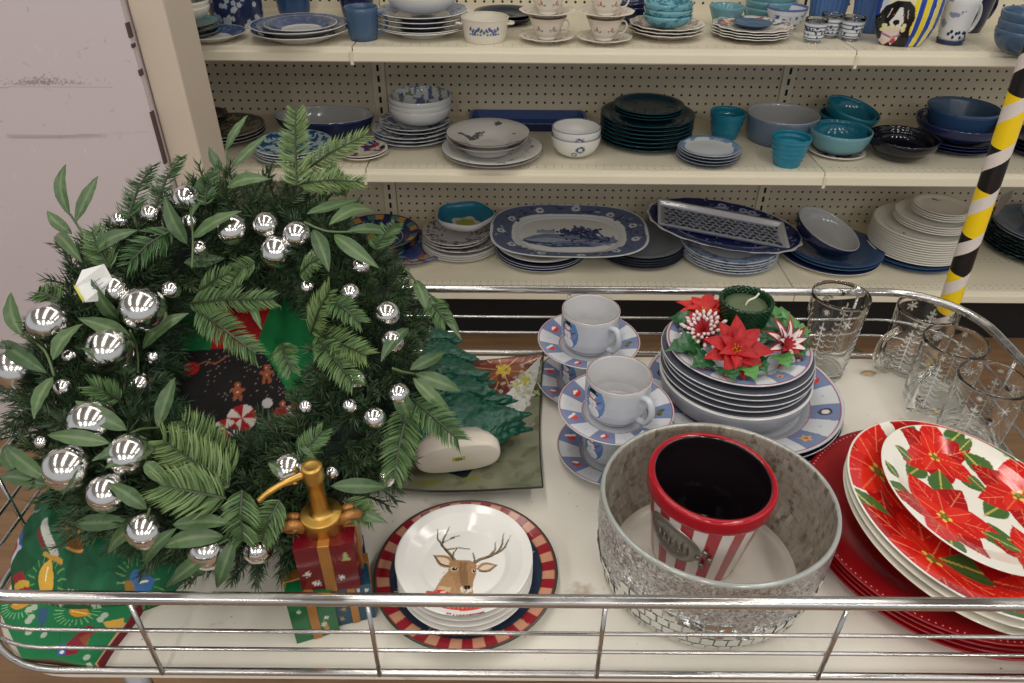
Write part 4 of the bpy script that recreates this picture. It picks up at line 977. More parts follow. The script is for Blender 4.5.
def saucer(x, y, z, R, rz, label):
    if 'o' not in SAUC:
        o = facepaint_plate('saucer', R, .020, .0016, 420, lambda P: face_snow(P, 14, .58, .095), GR, well=.5, loc=(x, y, z), rot=(0, 0, rz)); SAUC['o'] = o
    else: o = inst(SAUC['o'], (x, y, z), (0, 0, rz))
    return tag(o, label, 'saucer', 'snowman saucers')
CUP = {}
def snow_cup(x, y, z, R, h, rz, label):
    if 'o' in CUP:
        o = inst(CUP['o'], (x, y, z), (0, 0, rz)); return tag(o, label, 'cup', 'snowman cups')
    prof = [(0, .004, 0), (R*.60, .004, 0), (R*.62, 0, 0), (R*.68, 0, 0), (R*.72, .004, 0), (R*.90, .012, 0), (R*.97, .024, 0), (R, .04, 0), (R, h-.001, 0), (R-.0015, h, 0), (R-.0035, h-.001, 0), (R-.004, .04, 0), (R*.92, .022, 0), (R*.8, .011, 0), (0, .008, 0)]
    def pf(V, UV):
        a = np.arctan2(V[:, 1], V[:, 0]); P = Paint(((a+PI*.79)*R)/1.12, (V[:, 2]-.004)/1.10+.002, GR)   # motif faces lower left
        ins = np.zeros(len(V), bool); ins[len(V)*len([1])//2:] = False
        P.ell(.002, .034, .0155, .023, (84, 116, 172)); P.ell(.006, .040, .010, .014, (104, 138, 190)); rs = random.Random(9)
        for k in range(30): P.ell(rs.uniform(-.012, .016), rs.uniform(.014, .054), .0006, .0006, (220, 228, 236))
        P.ell(.001, .020, .0092, .0085, (226, 230, 236)); P.ell(.000, .033, .0068, .0065, (226, 230, 236)); P.ell(-.0005, .0435, .0050, .0048, (230, 232, 238))
        P.poly([(-.006, .047), (.005, .047), (.004, .055), (-.005, .055)], (34, 36, 44)); P.line([(-.0075, .047), (.0068, .047)], .0016, (34, 36, 44))
        P.line([(-.006, .0385), (.005, .0385), (.009, .032)], .0022, (190, 60, 52)); P.ell(-.002, .0445, .0007, .0007, (20, 20, 20)); P.ell(.0016, .0445, .0007, .0007, (20, 20, 20)); P.line([(0, .043), (-.004, .0425)], .001, (220, 120, 40))
        P.line([(.006, .034), (.013, .040)], .001, (60, 44, 34)); P.line([(-.006, .034), (-.012, .038)], .001, (60, 44, 34)); P.ell(0, .031, .0007, .0007, (20, 20, 20)); P.ell(0, .027, .0007, .0007, (20, 20, 20))
        # the mirrored side shows the same print
        inner = np.arange(len(V)) > len(V)*.5; P.C[inner] = L3((204, 204, 206)); P.C[V[:, 2] > h-.0009] = L3((150, 132, 134)); return P.C
    pr = refine(prof, .0012)
    o = lathe('cup', pr, PAINT, 300, loc=(x, y, z), rot=(0, 0, rz), paint=pf)
    g = flat('pale_grey_handle_glaze', GR, .12)
    handle('handle', R, .016, h*.80, g, o, out=.018, rad=.0038, ang=-.85, flat_=1.0)
    CUP['o'] = o; return tag(o, label, 'cup', 'snowman cups')
for (sx_, sy_, cx_, cy_, lab) in ((616, 403, 616, 371, 'front'), (589, 336, 590, 309, 'back')):
    p = onz(sx_, sy_, .873); Rs = (117 if lab == 'front' else 104)*depth(p)/FPX/2; Rs = .0765; Rc = .0425; rz = 0.0
    xl, yl = p[0], p[1]
    if lab == 'front': q = onz(612, 446, TRAY+.02); xl, yl = q[0], q[1]
    saucer(xl, yl, TZ, Rs, .3, f'bottom snowman saucer of the {lab} stack of cups, on the white tray')
    snow_cup(xl, yl, TZ+.0070, Rc, .066, rz, f'lower snowman cup of the {lab} stack, between two saucers')
    saucer(p[0], p[1], TZ+.0735, Rs, 1.0, f'upper snowman saucer of the {lab} stack, under the top cup')
    snow_cup(p[0], p[1], TZ+.0735+.0070, Rc, .066, rz-.05, f'topmost grey snowman cup of the {lab} stack')

# --- snowman dinner plates, bowl and salad plates
p = onz(742, 391, TRAY+.052); RB = 192*depth(p)/FPX/2; z = TZ
for k in range(4):
    top = k == 3
    if top: o = facepaint_plate('plate', RB, .026, .0018, 620, lambda P: face_snow(P, 20, .70, .075), GR, loc=(p[0], p[1], z), rot=(0, 0, .1))
    else: o = lathe('plate', plate_prof(RB, .026), [GRYW, GRYW, NAVY2], 96, loc=(p[0]+random.uniform(-.003, .003), p[1]+random.uniform(-.002, .002), z))
    tag(o, ('lowest grey snowman dinner plate on the tray', 'second snowman dinner plate from the bottom', 'third snowman dinner plate from the bottom', 'topmost snowman dinner plate with checked border, under the grey bowl')[k], 'plate', 'snowman dinner plates')
    z += .0098 if not top else .0075
GB = flat('shaded_grey_bowl_glaze', (150, 153, 160), .14); GBD = ceramic('dark_plate_underside', (84, 86, 96))  # bowl grey is darkened to carry the shade it stands in
p5 = onz(738, 358, .880); RS = 151*depth(p5)/FPX/2; xs_, ys_ = p5[0], p5[1]
o = lathe('bowl', bowl_prof(RS, .044, .74, .004), [GB, W, GB], 110, loc=(xs_, ys_, z)); tag(o, 'wide grey bowl under the stack of grey salad plates', 'bowl', 'snowman salad ware'); z += .0285
PL6 = lathe('plate', plate_prof(RS*.985, .018), [GRYW, GRYW, GBD], 110, loc=(xs_, ys_, z))
for k in range(6):
    o = PL6 if k == 0 else (inst(PL6, (xs_+random.uniform(-.002, .002)-.0006*k, ys_+random.uniform(-.002, .002)+.0006*k, z)) if k < 5 else facepaint_plate('plate', RS*.93, .018, .0022, 360, lambda P: face_snow(P, 20, .70, .065), GR, loc=(xs_-.003, ys_+.004, z)))
    tag(o, ('lowest grey salad plate, resting in the grey bowl', 'second grey salad plate above the grey bowl', 'third grey salad plate above the grey bowl', 'fourth grey salad plate above the grey bowl', 'fifth grey salad plate above the grey bowl', 'topmost salad plate under the green candle and poinsettias')[k], 'plate', 'snowman salad ware')
    z += .0092
ztop = z-.0092+.0062

# --- candle in green glass
def candle():
    p = ony(747, 299, ys_+.045); R = 54*depth(p)/FPX/2; h = p[2]-ztop
    gm, nt, b = new_mat('green_beaded_glass'); b.inputs['Base Color'].default_value = lin((8, 62, 28)); b.inputs['Roughness'].default_value = .08; b.inputs['Transmission Weight'].default_value = .35
    zp = ztop+.0005; rf = lambda a, u, zz: 1+.035*math.sin(zz*1000)*np.cos(30*a)*(1 if u > .75 else 0)
    o = lathe('candle_holder', refine(cyl_prof(R*.82, R, h, .005, rb=.01), .0012), gm, 180, loc=(p[0], ys_+.045, zp), rf=rf)
    tag(o, 'beaded green glass candle holder among red poinsettias on the plates', 'candle holder')
    wx = flat('dark_green_wax', (92, 104, 78), .5, noise=.1); c = lathe('candle', [(0, .010, 0), (R*.8-.006, .010, 0), (R-.008, h*.84, 0), (R*.5, h*.82, 0), (0, h*.81, 0)], wx, 48, loc=(p[0], ys_+.045, zp))
    tag(c, 'green wax candle with white wick inside the beaded green glass', 'candle')
    V, F = tube(smooth_path([(0, 0, h*.81), (.003, .0, h*.81+.008), (.012, .002, h*.81+.012), (.017, .004, h*.81+.018)], 5), .0014, 8); meshobj('wick', V, F, flat('wick_cotton', (230, 224, 206), .9), c)
    return p[0], ys_+.045, zp, R
cxn, cyn, czn, cR = candle()

# --- poinsettia candle ring
def petal(bx, dirv, up, L, w, curl=.25, n=7, mw=4, cup=.15):
    bx = np.array(bx, float); d = np.array(dirv, float); d /= np.linalg.norm(d); u = np.array(up, float); u -= d*np.dot(u, d); u /= np.linalg.norm(u); s = np.cross(d, u); V = []; F = []
    for i in range(n+1):
        t = i/n; ww = w*.5*max(.04, math.sin(PI*min(1, (t*.92+.08)**.75)))*(1 if i < n else .1)
        c = bx+d*L*t+u*L*(curl*math.sin(PI*t*.9)-curl*.8*t*t)
        for j in range(mw+1):
            v = (j/mw-.5)*2; V.append(c+s*ww*v+u*(abs(v)*ww*cup*2-.02*L*(1-abs(v))))
    m1 = mw+1
    for i in range(n):
        for j in range(mw): F.append((i*m1+j, i*m1+j+1, (i+1)*m1+j+1, (i+1)*m1+j))
    return [tuple(v) for v in V], F
def rot_frame(nrm):
    n = np.array(nrm, float); n /= np.linalg.norm(n); a = np.array([1.0, 0, 0]); e1 = a-n*np.dot(a, n); e1 /= np.linalg.norm(e1); return n, e1, np.cross(n, e1)
RED = flat('red_velvet_petal', (172, 10, 18), .55, noise=.25, nscale=60, bump=.3, bscale=200); RED2 = flat('bright_red_petal', (196, 34, 30), .6, noise=.2, nscale=80)
FRW = flat('frosted_white_tip', (226, 206, 206), .8); PNK = flat('dark_red_frosted_petal', (156, 16, 30), .6, noise=.3, nscale=120)
HOL = flat('holly_green', (30, 84, 42), .3, noise=.3, nscale=60); HOL2 = flat('light_holly_green', (80, 136, 70), .3, noise=.35, nscale=70); GLD = flat('gold_bead', (206, 168, 60), .35, .5)
ring = empty('candle_ring', (cxn, cyn, ztop)); tag(ring, 'artificial poinsettia and holly ring around the green candle', 'candle ring')
def rpart(name, g, mt, parent=ring, smooth=True, base=None, mi=None):
    b_ = np.array([cxn, cyn, ztop]); V = [tuple(np.array(v)-b_) for v in g[0]]
    o = meshobj(name, V, g[1], mt, smooth=smooth, parent=ring, mi=mi); return o
rs = random.Random(21)
th = np.linspace(0, 2*PI, 40)[:-1]
rpart('wire_ring', tube([(cxn+.043*math.cos(t), cyn+.043*math.sin(t), ztop+.006) for t in th], .004, 8, True), HOL)
def flower(center, nrm, R, mats, npet=8, inner=6):
    n, e1, e2 = rot_frame(nrm); gs = []
    for lay, (cnt, L, el, ph) in enumerate(((npet, R, .12, 0), (inner, R*.66, .45, .4))):
        for k in range(cnt):
            a = k*2*PI/cnt+ph+rs.uniform(-.12, .12); d = e1*math.cos(a)+e2*math.sin(a)+n*el
            gs.append(petal(np.array(center)+n*.002*lay, d, n, L*rs.uniform(.88, 1.1), L*.50, rs.uniform(.05, .2)))
    f = rpart('poinsettia_bloom', join(*gs), mats)
    gs = []
    for k in range(9):
        a = k*2.4; q = .0016*math.sqrt(k)*1.6; c = np.array(center)+e1*q*math.cos(a)+e2*q*math.sin(a)
        gs.append(tube([c, c+n*.006, c+n*.009], [.0012, .0016, .0006], 6))
    g = join(*gs); V = [tuple(np.array(v)-np.array([cxn, cyn, ztop])) for v in g[0]]; meshobj('stamen_cluster', V, g[1], GLD, parent=f)
def spot(px, py, y): return onz(px, py, ztop+y)
flower(spot(735, 350, .030), (0, -.62, .78), .050, RED, 9, 6)
flower(spot(704, 314, .022), (-.1, -.12, .98), .042, RED2, 10, 7)
def mum(center, nrm, R, m1, m2, n_=26):
    n, e1, e2 = rot_frame(nrm); A = []; B = []
    for k in range(n_):
        a = k*2.399; el = .15+1.3*(1-k/n_); d = e1*math.cos(a)+e2*math.sin(a)+n*el; d /= np.linalg.norm(d); L = R*(.65+.35*k/n_); c = np.array(center)
        A.append(tube([c, c+d*L*.55, c+d*L], [R*.06, R*.09, R*.03], 6)); B.append(tube([c+d*L*.80, c+d*L*.95, c+d*L*1.04], [R*.06, R*.075, R*.02], 6))
    f = rpart('frosted_bloom', join(*A), m1); g = join(*B); V = [tuple(np.array(v)-np.array([cxn, cyn, ztop])) for v in g[0]]; meshobj('frosted_tips', V, g[1], m2, parent=f)
mum(spot(704, 333, .022), (-.35, -.35, .85), .036, PNK, FRW, 46)
n_, e1_, e2_ = rot_frame((.35, -.6, .7)); gs = []; gb = []
c0 = spot(784, 345, .018)
for k in range(18):
    a = k*2*PI/9+(.3 if k > 8 else 0); d = e1_*math.cos(a)+e2_*math.sin(a)+n_*(.25 if k < 9 else .8); L = .044 if k < 9 else .032
    gs.append(petal(c0, d, n_, L, .013, .1)); gb.append(petal(c0+n_*.0014+d*.006, d, n_, L*.7, .008, .12)) if k % 2 or d[2] > .45 else None
f = rpart('frosted_bloom', join(*gs), PNK); g = join(*gb); meshobj('frosted_tips', [tuple(np.array(v)-np.array([cxn, cyn, ztop])) for v in g[0]], g[1], FRW, parent=f)
def holly(base, tip, w, mt):
    b_, t_ = np.array(base), np.array(tip); d = t_-b_; L = np.linalg.norm(d); d /= L; u = np.array([0, -.4, .9]); u -= d*np.dot(u, d); u /= np.linalg.norm(u); s = np.cross(d, u); n = 12; V = []; F = []
    for i in range(n+1):
        t = i/n; ww = w*.5*math.sin(PI*min(1, (t+.03)**.8))*(1+(.35 if i % 3 == 0 else -.15)) if i < n else .0004
        c = b_+d*L*t+u*L*.18*math.sin(PI*t)
        for j, v in enumerate((-1, -.5, 0, .5, 1)): V.append(c+s*ww*v+u*(.28*ww*abs(v))+u*.1*ww*math.sin(i*2.1+j))
    for i in range(n):
        for j in range(4): F.append((i*5+j, i*5+j+1, (i+1)*5+j+1, (i+1)*5+j))
    return [tuple(v) for v in V], F
hl = [((700, 328), (668, 318), 0), ((704, 345), (664, 352), 0), ((700, 352), (672, 342), 1), ((712, 360), (690, 368), 0), ((724, 368), (735, 383), 0), ((742, 366), (756, 382), 1), ((750, 362), (768, 374), 0), ((776, 356), (790, 370), 1), ((790, 350), (806, 358), 0), ((772, 332), (800, 322), 1), ((776, 336), (812, 332), 1), ((780, 344), (814, 346), 0), ((764, 338), (775, 310), 0), ((762, 330), (790, 312), 1), ((724, 330), (712, 322), 0), ((728, 334), (740, 322), 0), ((704, 330), (694, 312), 0), ((776, 340), (806, 336), 0), ((758, 344), (768, 326), 0), ((716, 342), (732, 330), 0)]
for k, (b_, t_, l) in enumerate(hl):
    rpart('holly_leaf', holly(onz(b_[0], b_[1], ztop+.010), onz(t_[0], t_[1], ztop+.014), .032, HOL2 if l else HOL), HOL2 if l else HOL)
for (px, py) in ((707, 356), (703, 350), (787, 336), (758, 340)):
    c = onz(px, py, ztop+.02); rpart('berry', lathe_b(c, .0028) if False else (lambda c, r: ([tuple(c+r*np.array((math.cos(a)*math.sin(b2), math.sin(a)*math.sin(b2), math.cos(b2)))) for b2 in np.linspace(.01, PI-.01, 7) for a in np.linspace(0, 2*PI, 9)[:-1]], [(i*8+j, i*8+(j+1) % 8, (i+1)*8+(j+1) % 8, (i+1)*8+j) for i in range(6) for j in range(8)]))(c, .003), FRW)

# --- etched glasses
GLS = glass_mat('clear_pressed_glass', (252, 253, 252), 0.0, 1.46); FRO = flat('frosted_etching', (246, 250, 250), .30, Transmission_Weight=.30, IOR=1.3)
def etched(name, px, py, wtop, h, taper, label, cat, hang=None, seg=400):
    p = onz(px, py, TRAY+h); R = wtop*depth(p)/FPX/2; R0 = R*taper; t = .0032
    prof = [(0, .004, 0), (R0*.75, .004, 0), (R0*.82, 0, 0), (R0*.93, 0, 0), (R0, .004, 0), (R0*1.0, .012, 0), (R, h-.002, 0), (R-.0010, h, 0), (R-.0022, h-.001, 0), (R0-t, .020, 0), (R0*.85, .013, 0), (0, .012, 0)]
    pr = refine(prof[:8], .0008)+refine(prof[8:], .006)
    ko = max(range(len(pr)), key=lambda i: pr[i][1]); cut = 1+(ko-1)*seg
    MS = []
    def relief(V):
        a = np.arctan2(V[:, 1], V[:, 0]); out = np.arange(len(V)) < cut
        P = Paint(a*R, V[:, 2], (0, 0, 0)); wv = (255, 255, 255); hh = h
        for c in range(4):
            x0 = -PI*R+(c+.5)*2*PI*R/4
            for k in range(9):
                z = .016+k*(hh*.66)/9; w_ = .019*(1-k/10.5)
                P.line([(x0, z+.004), (x0-w_*.6, z-.001), (x0-w_, z+.0015)], .0017, wv); P.line([(x0, z+.004), (x0+w_*.6, z-.001), (x0+w_, z+.0015)], .0017, wv)
            P.line([(x0, .014), (x0, .018+hh*.64)], .0016, wv)
            xs2 = x0+PI*R/4
            for k in range(3):
                aa = k*PI/3+.3; zc = hh*.80
                P.line([(xs2-.008*math.cos(aa), zc-.008*math.sin(aa)), (xs2+.008*math.cos(aa), zc+.008*math.sin(aa))], .0016, wv)
            for k in range(3):
                aa = k*PI/3; P.line([(x0-.004*math.cos(aa), hh*.9-.004*math.sin(aa)), (x0+.004*math.cos(aa), hh*.9+.004*math.sin(aa))], .0014, wv)
        V = V.copy(); m_ = (P.C[:, 0] > .5) & out & (V[:, 2] > .012); MS.append(m_); rr = np.hypot(V[:, 0], V[:, 1])
        f = np.where(m_, (rr+.0006)/np.maximum(rr, 1e-6), 1); V[:, 0] *= f; V[:, 1] *= f; return V
    o = lathe(name, pr, [GLS, FRO], seg, loc=(p[0], p[1], TZ), relief=relief)
    for pl in o.data.polygons:
        if sum(MS[0][v] for v in pl.vertices) >= 3: pl.material_index = 1
    tag(o, label, cat, 'etched christmas glasses')
    if hang is not None:
        pts = smooth_path([(R0*1.0, 0, h*.22), (R0+.022, 0, h*.14), (R0+.034, 0, h*.36), (R0+.030, 0, h*.62), (R+.001, 0, h*.74)], 7)
        V, F = tube(pts, .0052, 12); V = np.array(V); c, s = math.cos(hang), math.sin(hang); V = np.stack([V[:, 0]*c-V[:, 1]*s, V[:, 0]*s+V[:, 1]*c, V[:, 2]], 1)
        meshobj('handle', V, F, GLS, o)
    return o
etched('tumbler', 842, 294, 57, .146, .84, 'tall clear tumbler with etched fir trees, right of the candle plates', 'tumbler')
etched('glass_mug', 929, 308, 58, .112, .93, 'farthest of three clear etched glasses by the cart side, handle to the left', 'mug', 3.5)
etched('glass_mug', 957, 340, 61, .116, .93, 'middle of three clear etched glasses, its handle towards the poinsettia plates', 'mug', 3.75)
etched('glass_mug', 994, 378, 65, .118, .93, 'nearest clear etched glass mug behind the poinsettia plates', 'mug', .4)

# --- mosaic bowl and striped pot
def mosaic():
    p = onz(720, 499, .902); p = np.array([p[0], .566, p[2]]); R = 239*depth(p)/FPX/2*.985; h = .902-TRAY; R0 = R*.88; t = .0048
    prof = [(0, .006, 1), (R0*.92, .006, 1), (R0*.95, 0, 1), (R0-.004, 0, 1), (R0, .003, 0), (R0+(R-R0)*.35, .018, 0), (R0+(R-R0)*.7, .045, 0), (R, .085, 0), (R, h-.004, 2), (R-.001, h, 2), (R-t, h, 1), (R-t-.0005, h-.004, 1), (R-t, .085, 1), (R0+(R-R0)*.7-t, .045, 1), (R0-t-.002, .016, 3), (R0*.9, .011, 3), (0, .010, 3)]
    gl, nt, b = new_mat('silver_glitter'); b.inputs['Metallic'].default_value = .75
    tc = N(nt, 'ShaderNodeTexCoord'); vo = N(nt, 'ShaderNodeTexVoronoi'); vo.inputs['Scale'].default_value = 420; nt.links.new(tc.outputs['Object'], vo.inputs['Vector'])
    mrr = N(nt, 'ShaderNodeSeparateXYZ'); nt.links.new(vo.outputs['Color'], mrr.inputs[0])
    rp = N(nt, 'ShaderNodeMapRange'); rp.inputs[3].default_value = .30; rp.inputs[4].default_value = .80; nt.links.new(mrr.outputs[0], rp.inputs[0])
    cc = N(nt, 'ShaderNodeCombineColor'); 
    for i in range(3): nt.links.new(rp.outputs[0], cc.inputs[i])
    nt.links.new(cc.outputs[0], b.inputs['Base Color']); b.inputs['Roughness'].default_value = .32
    # small random facet tilt
    nm = N(nt, 'ShaderNodeVectorMath', operation='SUBTRACT'); nt.links.new(vo.outputs['Color'], nm.inputs[0]); nm.inputs[1].default_value = (.5, .5, .5)
    sc = N(nt, 'ShaderNodeVectorMath', operation='SCALE'); nt.links.new(nm.outputs[0], sc.inputs[0]); sc.inputs[3].default_value = .7
    ge = N(nt, 'ShaderNodeNewGeometry'); ad = N(nt, 'ShaderNodeVectorMath', operation='ADD'); nt.links.new(ge.outputs['Normal'], ad.inputs[0]); nt.links.new(sc.outputs[0], ad.inputs[1])
    no_ = N(nt, 'ShaderNodeVectorMath', operation='NORMALIZE'); nt.links.new(ad.outputs[0], no_.inputs[0]); nt.links.new(no_.outputs[0], b.inputs['Normal'])
    # inside: mottled tiles seen through glass
    im, nt, b = new_mat('mottled_mosaic_inside'); uv = N(nt, 'ShaderNodeUVMap'); tc = N(nt, 'ShaderNodeTexCoord'); sx = N(nt, 'ShaderNodeSeparateXYZ'); nt.links.new(tc.outputs['Object'], sx.inputs[0]); su = N(nt, 'ShaderNodeSeparateXYZ'); nt.links.new(uv.outputs[0], su.inputs[0])
    cb = N(nt, 'ShaderNodeCombineXYZ'); nt.links.new(math_n(nt, 'MULTIPLY', su.outputs[1], 60), cb.inputs[0]); nt.links.new(math_n(nt, 'MULTIPLY', sx.outputs[2], 62), cb.inputs[1])
    bt = N(nt, 'ShaderNodeTexBrick'); nt.links.new(cb.outputs[0], bt.inputs['Vector']); bt.inputs['Scale'].default_value = 1; bt.inputs['Brick Width'].default_value = .62; bt.inputs['Row Height'].default_value = 1.0; bt.inputs['Mortar Size'].default_value = .05
    bt.inputs['Color1'].default_value = lin((196, 190, 176)); bt.inputs['Color2'].default_value = lin((118, 108, 90)); bt.inputs['Mortar'].default_value = lin((150, 146, 138))
    nz_ = N(nt, 'ShaderNodeTexNoise'); nz_.inputs['Scale'].default_value = 130; nt.links.new(tc.outputs['Object'], nz_.inputs['Vector'])
    rr = N(nt, 'ShaderNodeMapRange'); rr.inputs[1].default_value = .42; rr.inputs[2].default_value = .62; nt.links.new(nz_.outputs[0], rr.inputs[0])
    nt.links.new(mix_c(nt, rr.outputs[0], bt.outputs['Color'], lin((176, 172, 162))), b.inputs['Base Color']); b.inputs['Metallic'].default_value = .35; b.inputs['Roughness'].default_value = .3
    rim = flat('greenish_glass_rim', (168, 172, 168), .15, .2, noise=.1, nscale=80); flo = flat('white_bowl_floor', (222, 218, 208), .25, noise=.08, nscale=60)
    o = lathe('mosaic_bowl', refine(prof, .006), [gl, im, rim, flo], 160, loc=(p[0], p[1], TZ), sy=.93); tag(o, 'large round silver glitter bowl with mirror tiles, holding the striped pot', 'bowl')
    mir = flat('mirror_tile', (214, 216, 214), .06, 1.0); V = []; F = []; rs = random.Random(1)
    def wall_r(z): 
        pts = [(.003, R0), (.018, R0+(R-R0)*.35), (.045, R0+(R-R0)*.7), (.085, R)]
        for (za, ra), (zb_, rb_) in zip(pts, pts[1:]):
            if z <= zb_: return ra+(rb_-ra)*(z-za)/(zb_-za)
        return R
    nT = 56
    for row in range(4):
        z0 = .004+row*.0150; z1 = z0+.0132
        for k in range(nT):
            a = (k+.5*(row % 2))*2*PI/nT
            th_ = math.sin(a*3+1.7)+.25*math.sin(a*7)
            if row == 3 and th_ < .2: continue
            if row == 2 and -.5 < th_ < -.0: continue
            if row == 0 and rs.random() < .1: continue
            if rs.random() < .05: continue
            da = PI/nT*.84; r0_, r1_ = wall_r(z0)+.0020, wall_r(z1)+.0020; j = [rs.uniform(0, .0011) for _ in range(4)]
            q = len(V)
            for (aa, rr_, zz, jj) in ((a-da, r0_, z0, j[0]), (a+da, r0_, z0, j[1]), (a+da, r1_, z1, j[2]), (a-da, r1_, z1, j[3])): V.append(((rr_+jj)*math.cos(aa), .93*(rr_+jj)*math.sin(aa), zz))
            for (aa, rr_, zz) in ((a-da, r0_-.0024, z0), (a+da, r0_-.0024, z0), (a+da, r1_-.0024, z1), (a-da, r1_-.0024, z1)): V.append((rr_*math.cos(aa), .93*rr_*math.sin(aa), zz))
            F += [(q, q+1, q+2, q+3), (q+1, q, q+4, q+5), (q+2, q+1, q+5, q+6), (q+3, q+2, q+6, q+7), (q, q+3, q+7, q+4)]
    meshobj('mirror_tiles', V, F, mir, o, smooth=False)
    return p, R
pm_, Rm = mosaic()
def pot():
    z0 = TZ+.0115; p = onz(699, 548, z0); y = p[1]; q = ony(704, 477, y); h = q[2]-z0+.004; R = 134*depth((q[0], y, q[2]))/FPX/2*.955; R0 = R*.73
    prof = [(0, .003, 0), (R0*.86, .003, 0), (R0*.9, 0, 0), (R0-.001, 0, 0), (R0, .003, 0), (R*.93, h*.83, 0), (R*.945, h*.835, 0), (R*.995, h*.85, 0), (R, h*.97, 0), (R-.002, h, 0), (R-.008, h-.001, 0), (R*.88, h*.84, 0), (R0-.006, .012, 0), (0, .010, 0)]
    def pf(V, UV):
        a = np.arctan2(V[:, 1], V[:, 0]); z = V[:, 2]; r = np.hypot(V[:, 0], V[:, 1]); C = np.zeros((len(V), 3)); C[:] = L3((232, 224, 222))
        C[(np.floor((a+PI)/(2*PI)*28).astype(int) % 2) == 0] = L3((176, 32, 52)); C[z > h*.83] = L3((168, 16, 34))
        inner = np.arange(len(V)) > len(V)*.535; C[inner & (r < R-.0075)] = L3((26, 20, 24)); return C
    o = lathe('flower_pot', refine(prof, .0035), painted('striped_pot_glaze', .1, coat=.3), 360, loc=((q[0]+p[0])/2, y, z0), rot=(math.radians(0), math.radians(1.5), 0), paint=pf)
    tag(o, 'red and white striped pot with black inside, standing in the mosaic bowl', 'pot')
    pew = flat('pewter', (150, 146, 140), .32, .7, noise=.2, nscale=200); gs = []
    def onw(a, z, off): rr = R0+(R*.93-R0)*z/(h*.83)+off; return (rr*math.cos(a), rr*math.sin(a), z)
    a0 = -PI/2-.80; V = []; F = []; n = 28
    for (sc_, off) in ((1.0, .0006), (.94, .0026), (.72, .0026), (.66, .0018), (.0, .0022)):
        for k in range(n):
            t = 2*PI*k/n; V.append(onw(a0+sc_*.56*math.cos(t), h*.52+sc_*.027*math.sin(t)+.006*sc_*math.cos(t)*-1, off))
    for r_ in range(4):
        for k in range(n): F.append((r_*n+k, r_*n+(k+1) % n, (r_+1)*n+(k+1) % n, (r_+1)*n+k))
    pl = meshobj('pewter_plaque', V, F, pew, o)
    V, F = join(*[tube([onw(a0+.56+.02+.10*math.cos(t0), h*.50-.006+.012*math.sin(t0), .002), onw(a0+.56+.10+.10*math.cos(t0), h*.50-.008+.012*math.sin(t0), .003)], .0028, 8) for t0 in (0, 1.6, 3.1, 4.7)])
    meshobj('bow', V, F, pew, pl)
    # raised lettering strokes, as worn as in the photo
    gs = []
    for i in range(6):
        aa = a0-.27+i*.11
        gs.append(tube([onw(aa, h*.50-.006-.012*(aa-a0)+.0, .0028), onw(aa+.02, h*.50+.006-.012*(aa-a0), .0030), onw(aa+.05, h*.50-.005-.012*(aa-a0), .0028)], .0009, 6))
    V, F = join(*gs); meshobj('raised_lettering', V, F, flat('bright_pewter', (176, 172, 164), .3, .8), pl)
pot()

# --- red chargers and poinsettia plates
pc = onz(958, 542, TRAY+.032); RC = .167; z = TZ
redc, nt, b = new_mat('deep_red_charger'); b.inputs['Base Color'].default_value = lin((144, 10, 20)); b.inputs['Roughness'].default_value = .28
xc, yc = pc[0], max(pc[1], CY0+RC+.008)
CH = None
for k in range(4):
    h_ = .019; prof = [(0, .001, 0), (.5*RC, .001, 0), (.62*RC, 0, 0), (.72*RC, .004, 0), (.78*RC, .013, 0), (RC-.001, h_-.001, 0), (RC, h_, 0), (RC-.003, h_+.0006, 0), (.80*RC, .0165, 0), (.74*RC, .0075, 0), (.62*RC, .0045, 0), (0, .0045, 0)]
    if CH is None: o = CH = lathe('charger_plate', prof, redc, 140, loc=(xc, yc, z)); protoc = o
    else: o = inst(CH, (xc+random.uniform(-.002, .002)-.001*k, yc+random.uniform(-.002, .002), z))
    tag(o, ('lowest red charger of four under the poinsettia plates', 'second red charger from the bottom', 'third red charger from the bottom', 'topmost red charger with a beaded white-dotted edge, under the poinsettia plates')[k], 'plate', 'red chargers')
    if k == 3:
        gs = []; V0 = [(math.cos(a)*math.sin(b2), math.sin(a)*math.sin(b2), math.cos(b2)) for b2 in (.01, .8, 1.57) for a in np.linspace(0, 2*PI, 7)[:-1]]; F0 = [(i*6+j, i*6+(j+1) % 6, (i+1)*6+(j+1) % 6, (i+1)*6+j) for i in range(2) for j in range(6)]
        for q in range(150):
            a = q*2*PI/150; c = ((RC-.0055)*math.cos(a), (RC-.0055)*math.sin(a), h_-.0002); gs.append(([(c[0]+.0013*v[0], c[1]+.0013*v[1], c[2]+.0012*v[2]) for v in V0], F0))
        V, F = join(*gs); meshobj('beaded_edge', V, F, flat('pale_pink_bead', (226, 150, 150), .3), o)
    z += .0075
zc_ = z-.0075+.0045
def face_poin_big(P):
    P.C[:] = L3((232, 228, 216)); rs = random.Random(3)
    for k in range(5):
        t = 2.62+k*2*PI/5; poinsettia(P, .72*math.cos(t), .72*math.sin(t), .60, rot=t*1.7)
    r = np.hypot(P.X, P.Y); P.C[r > .985] = L3((236, 232, 222))
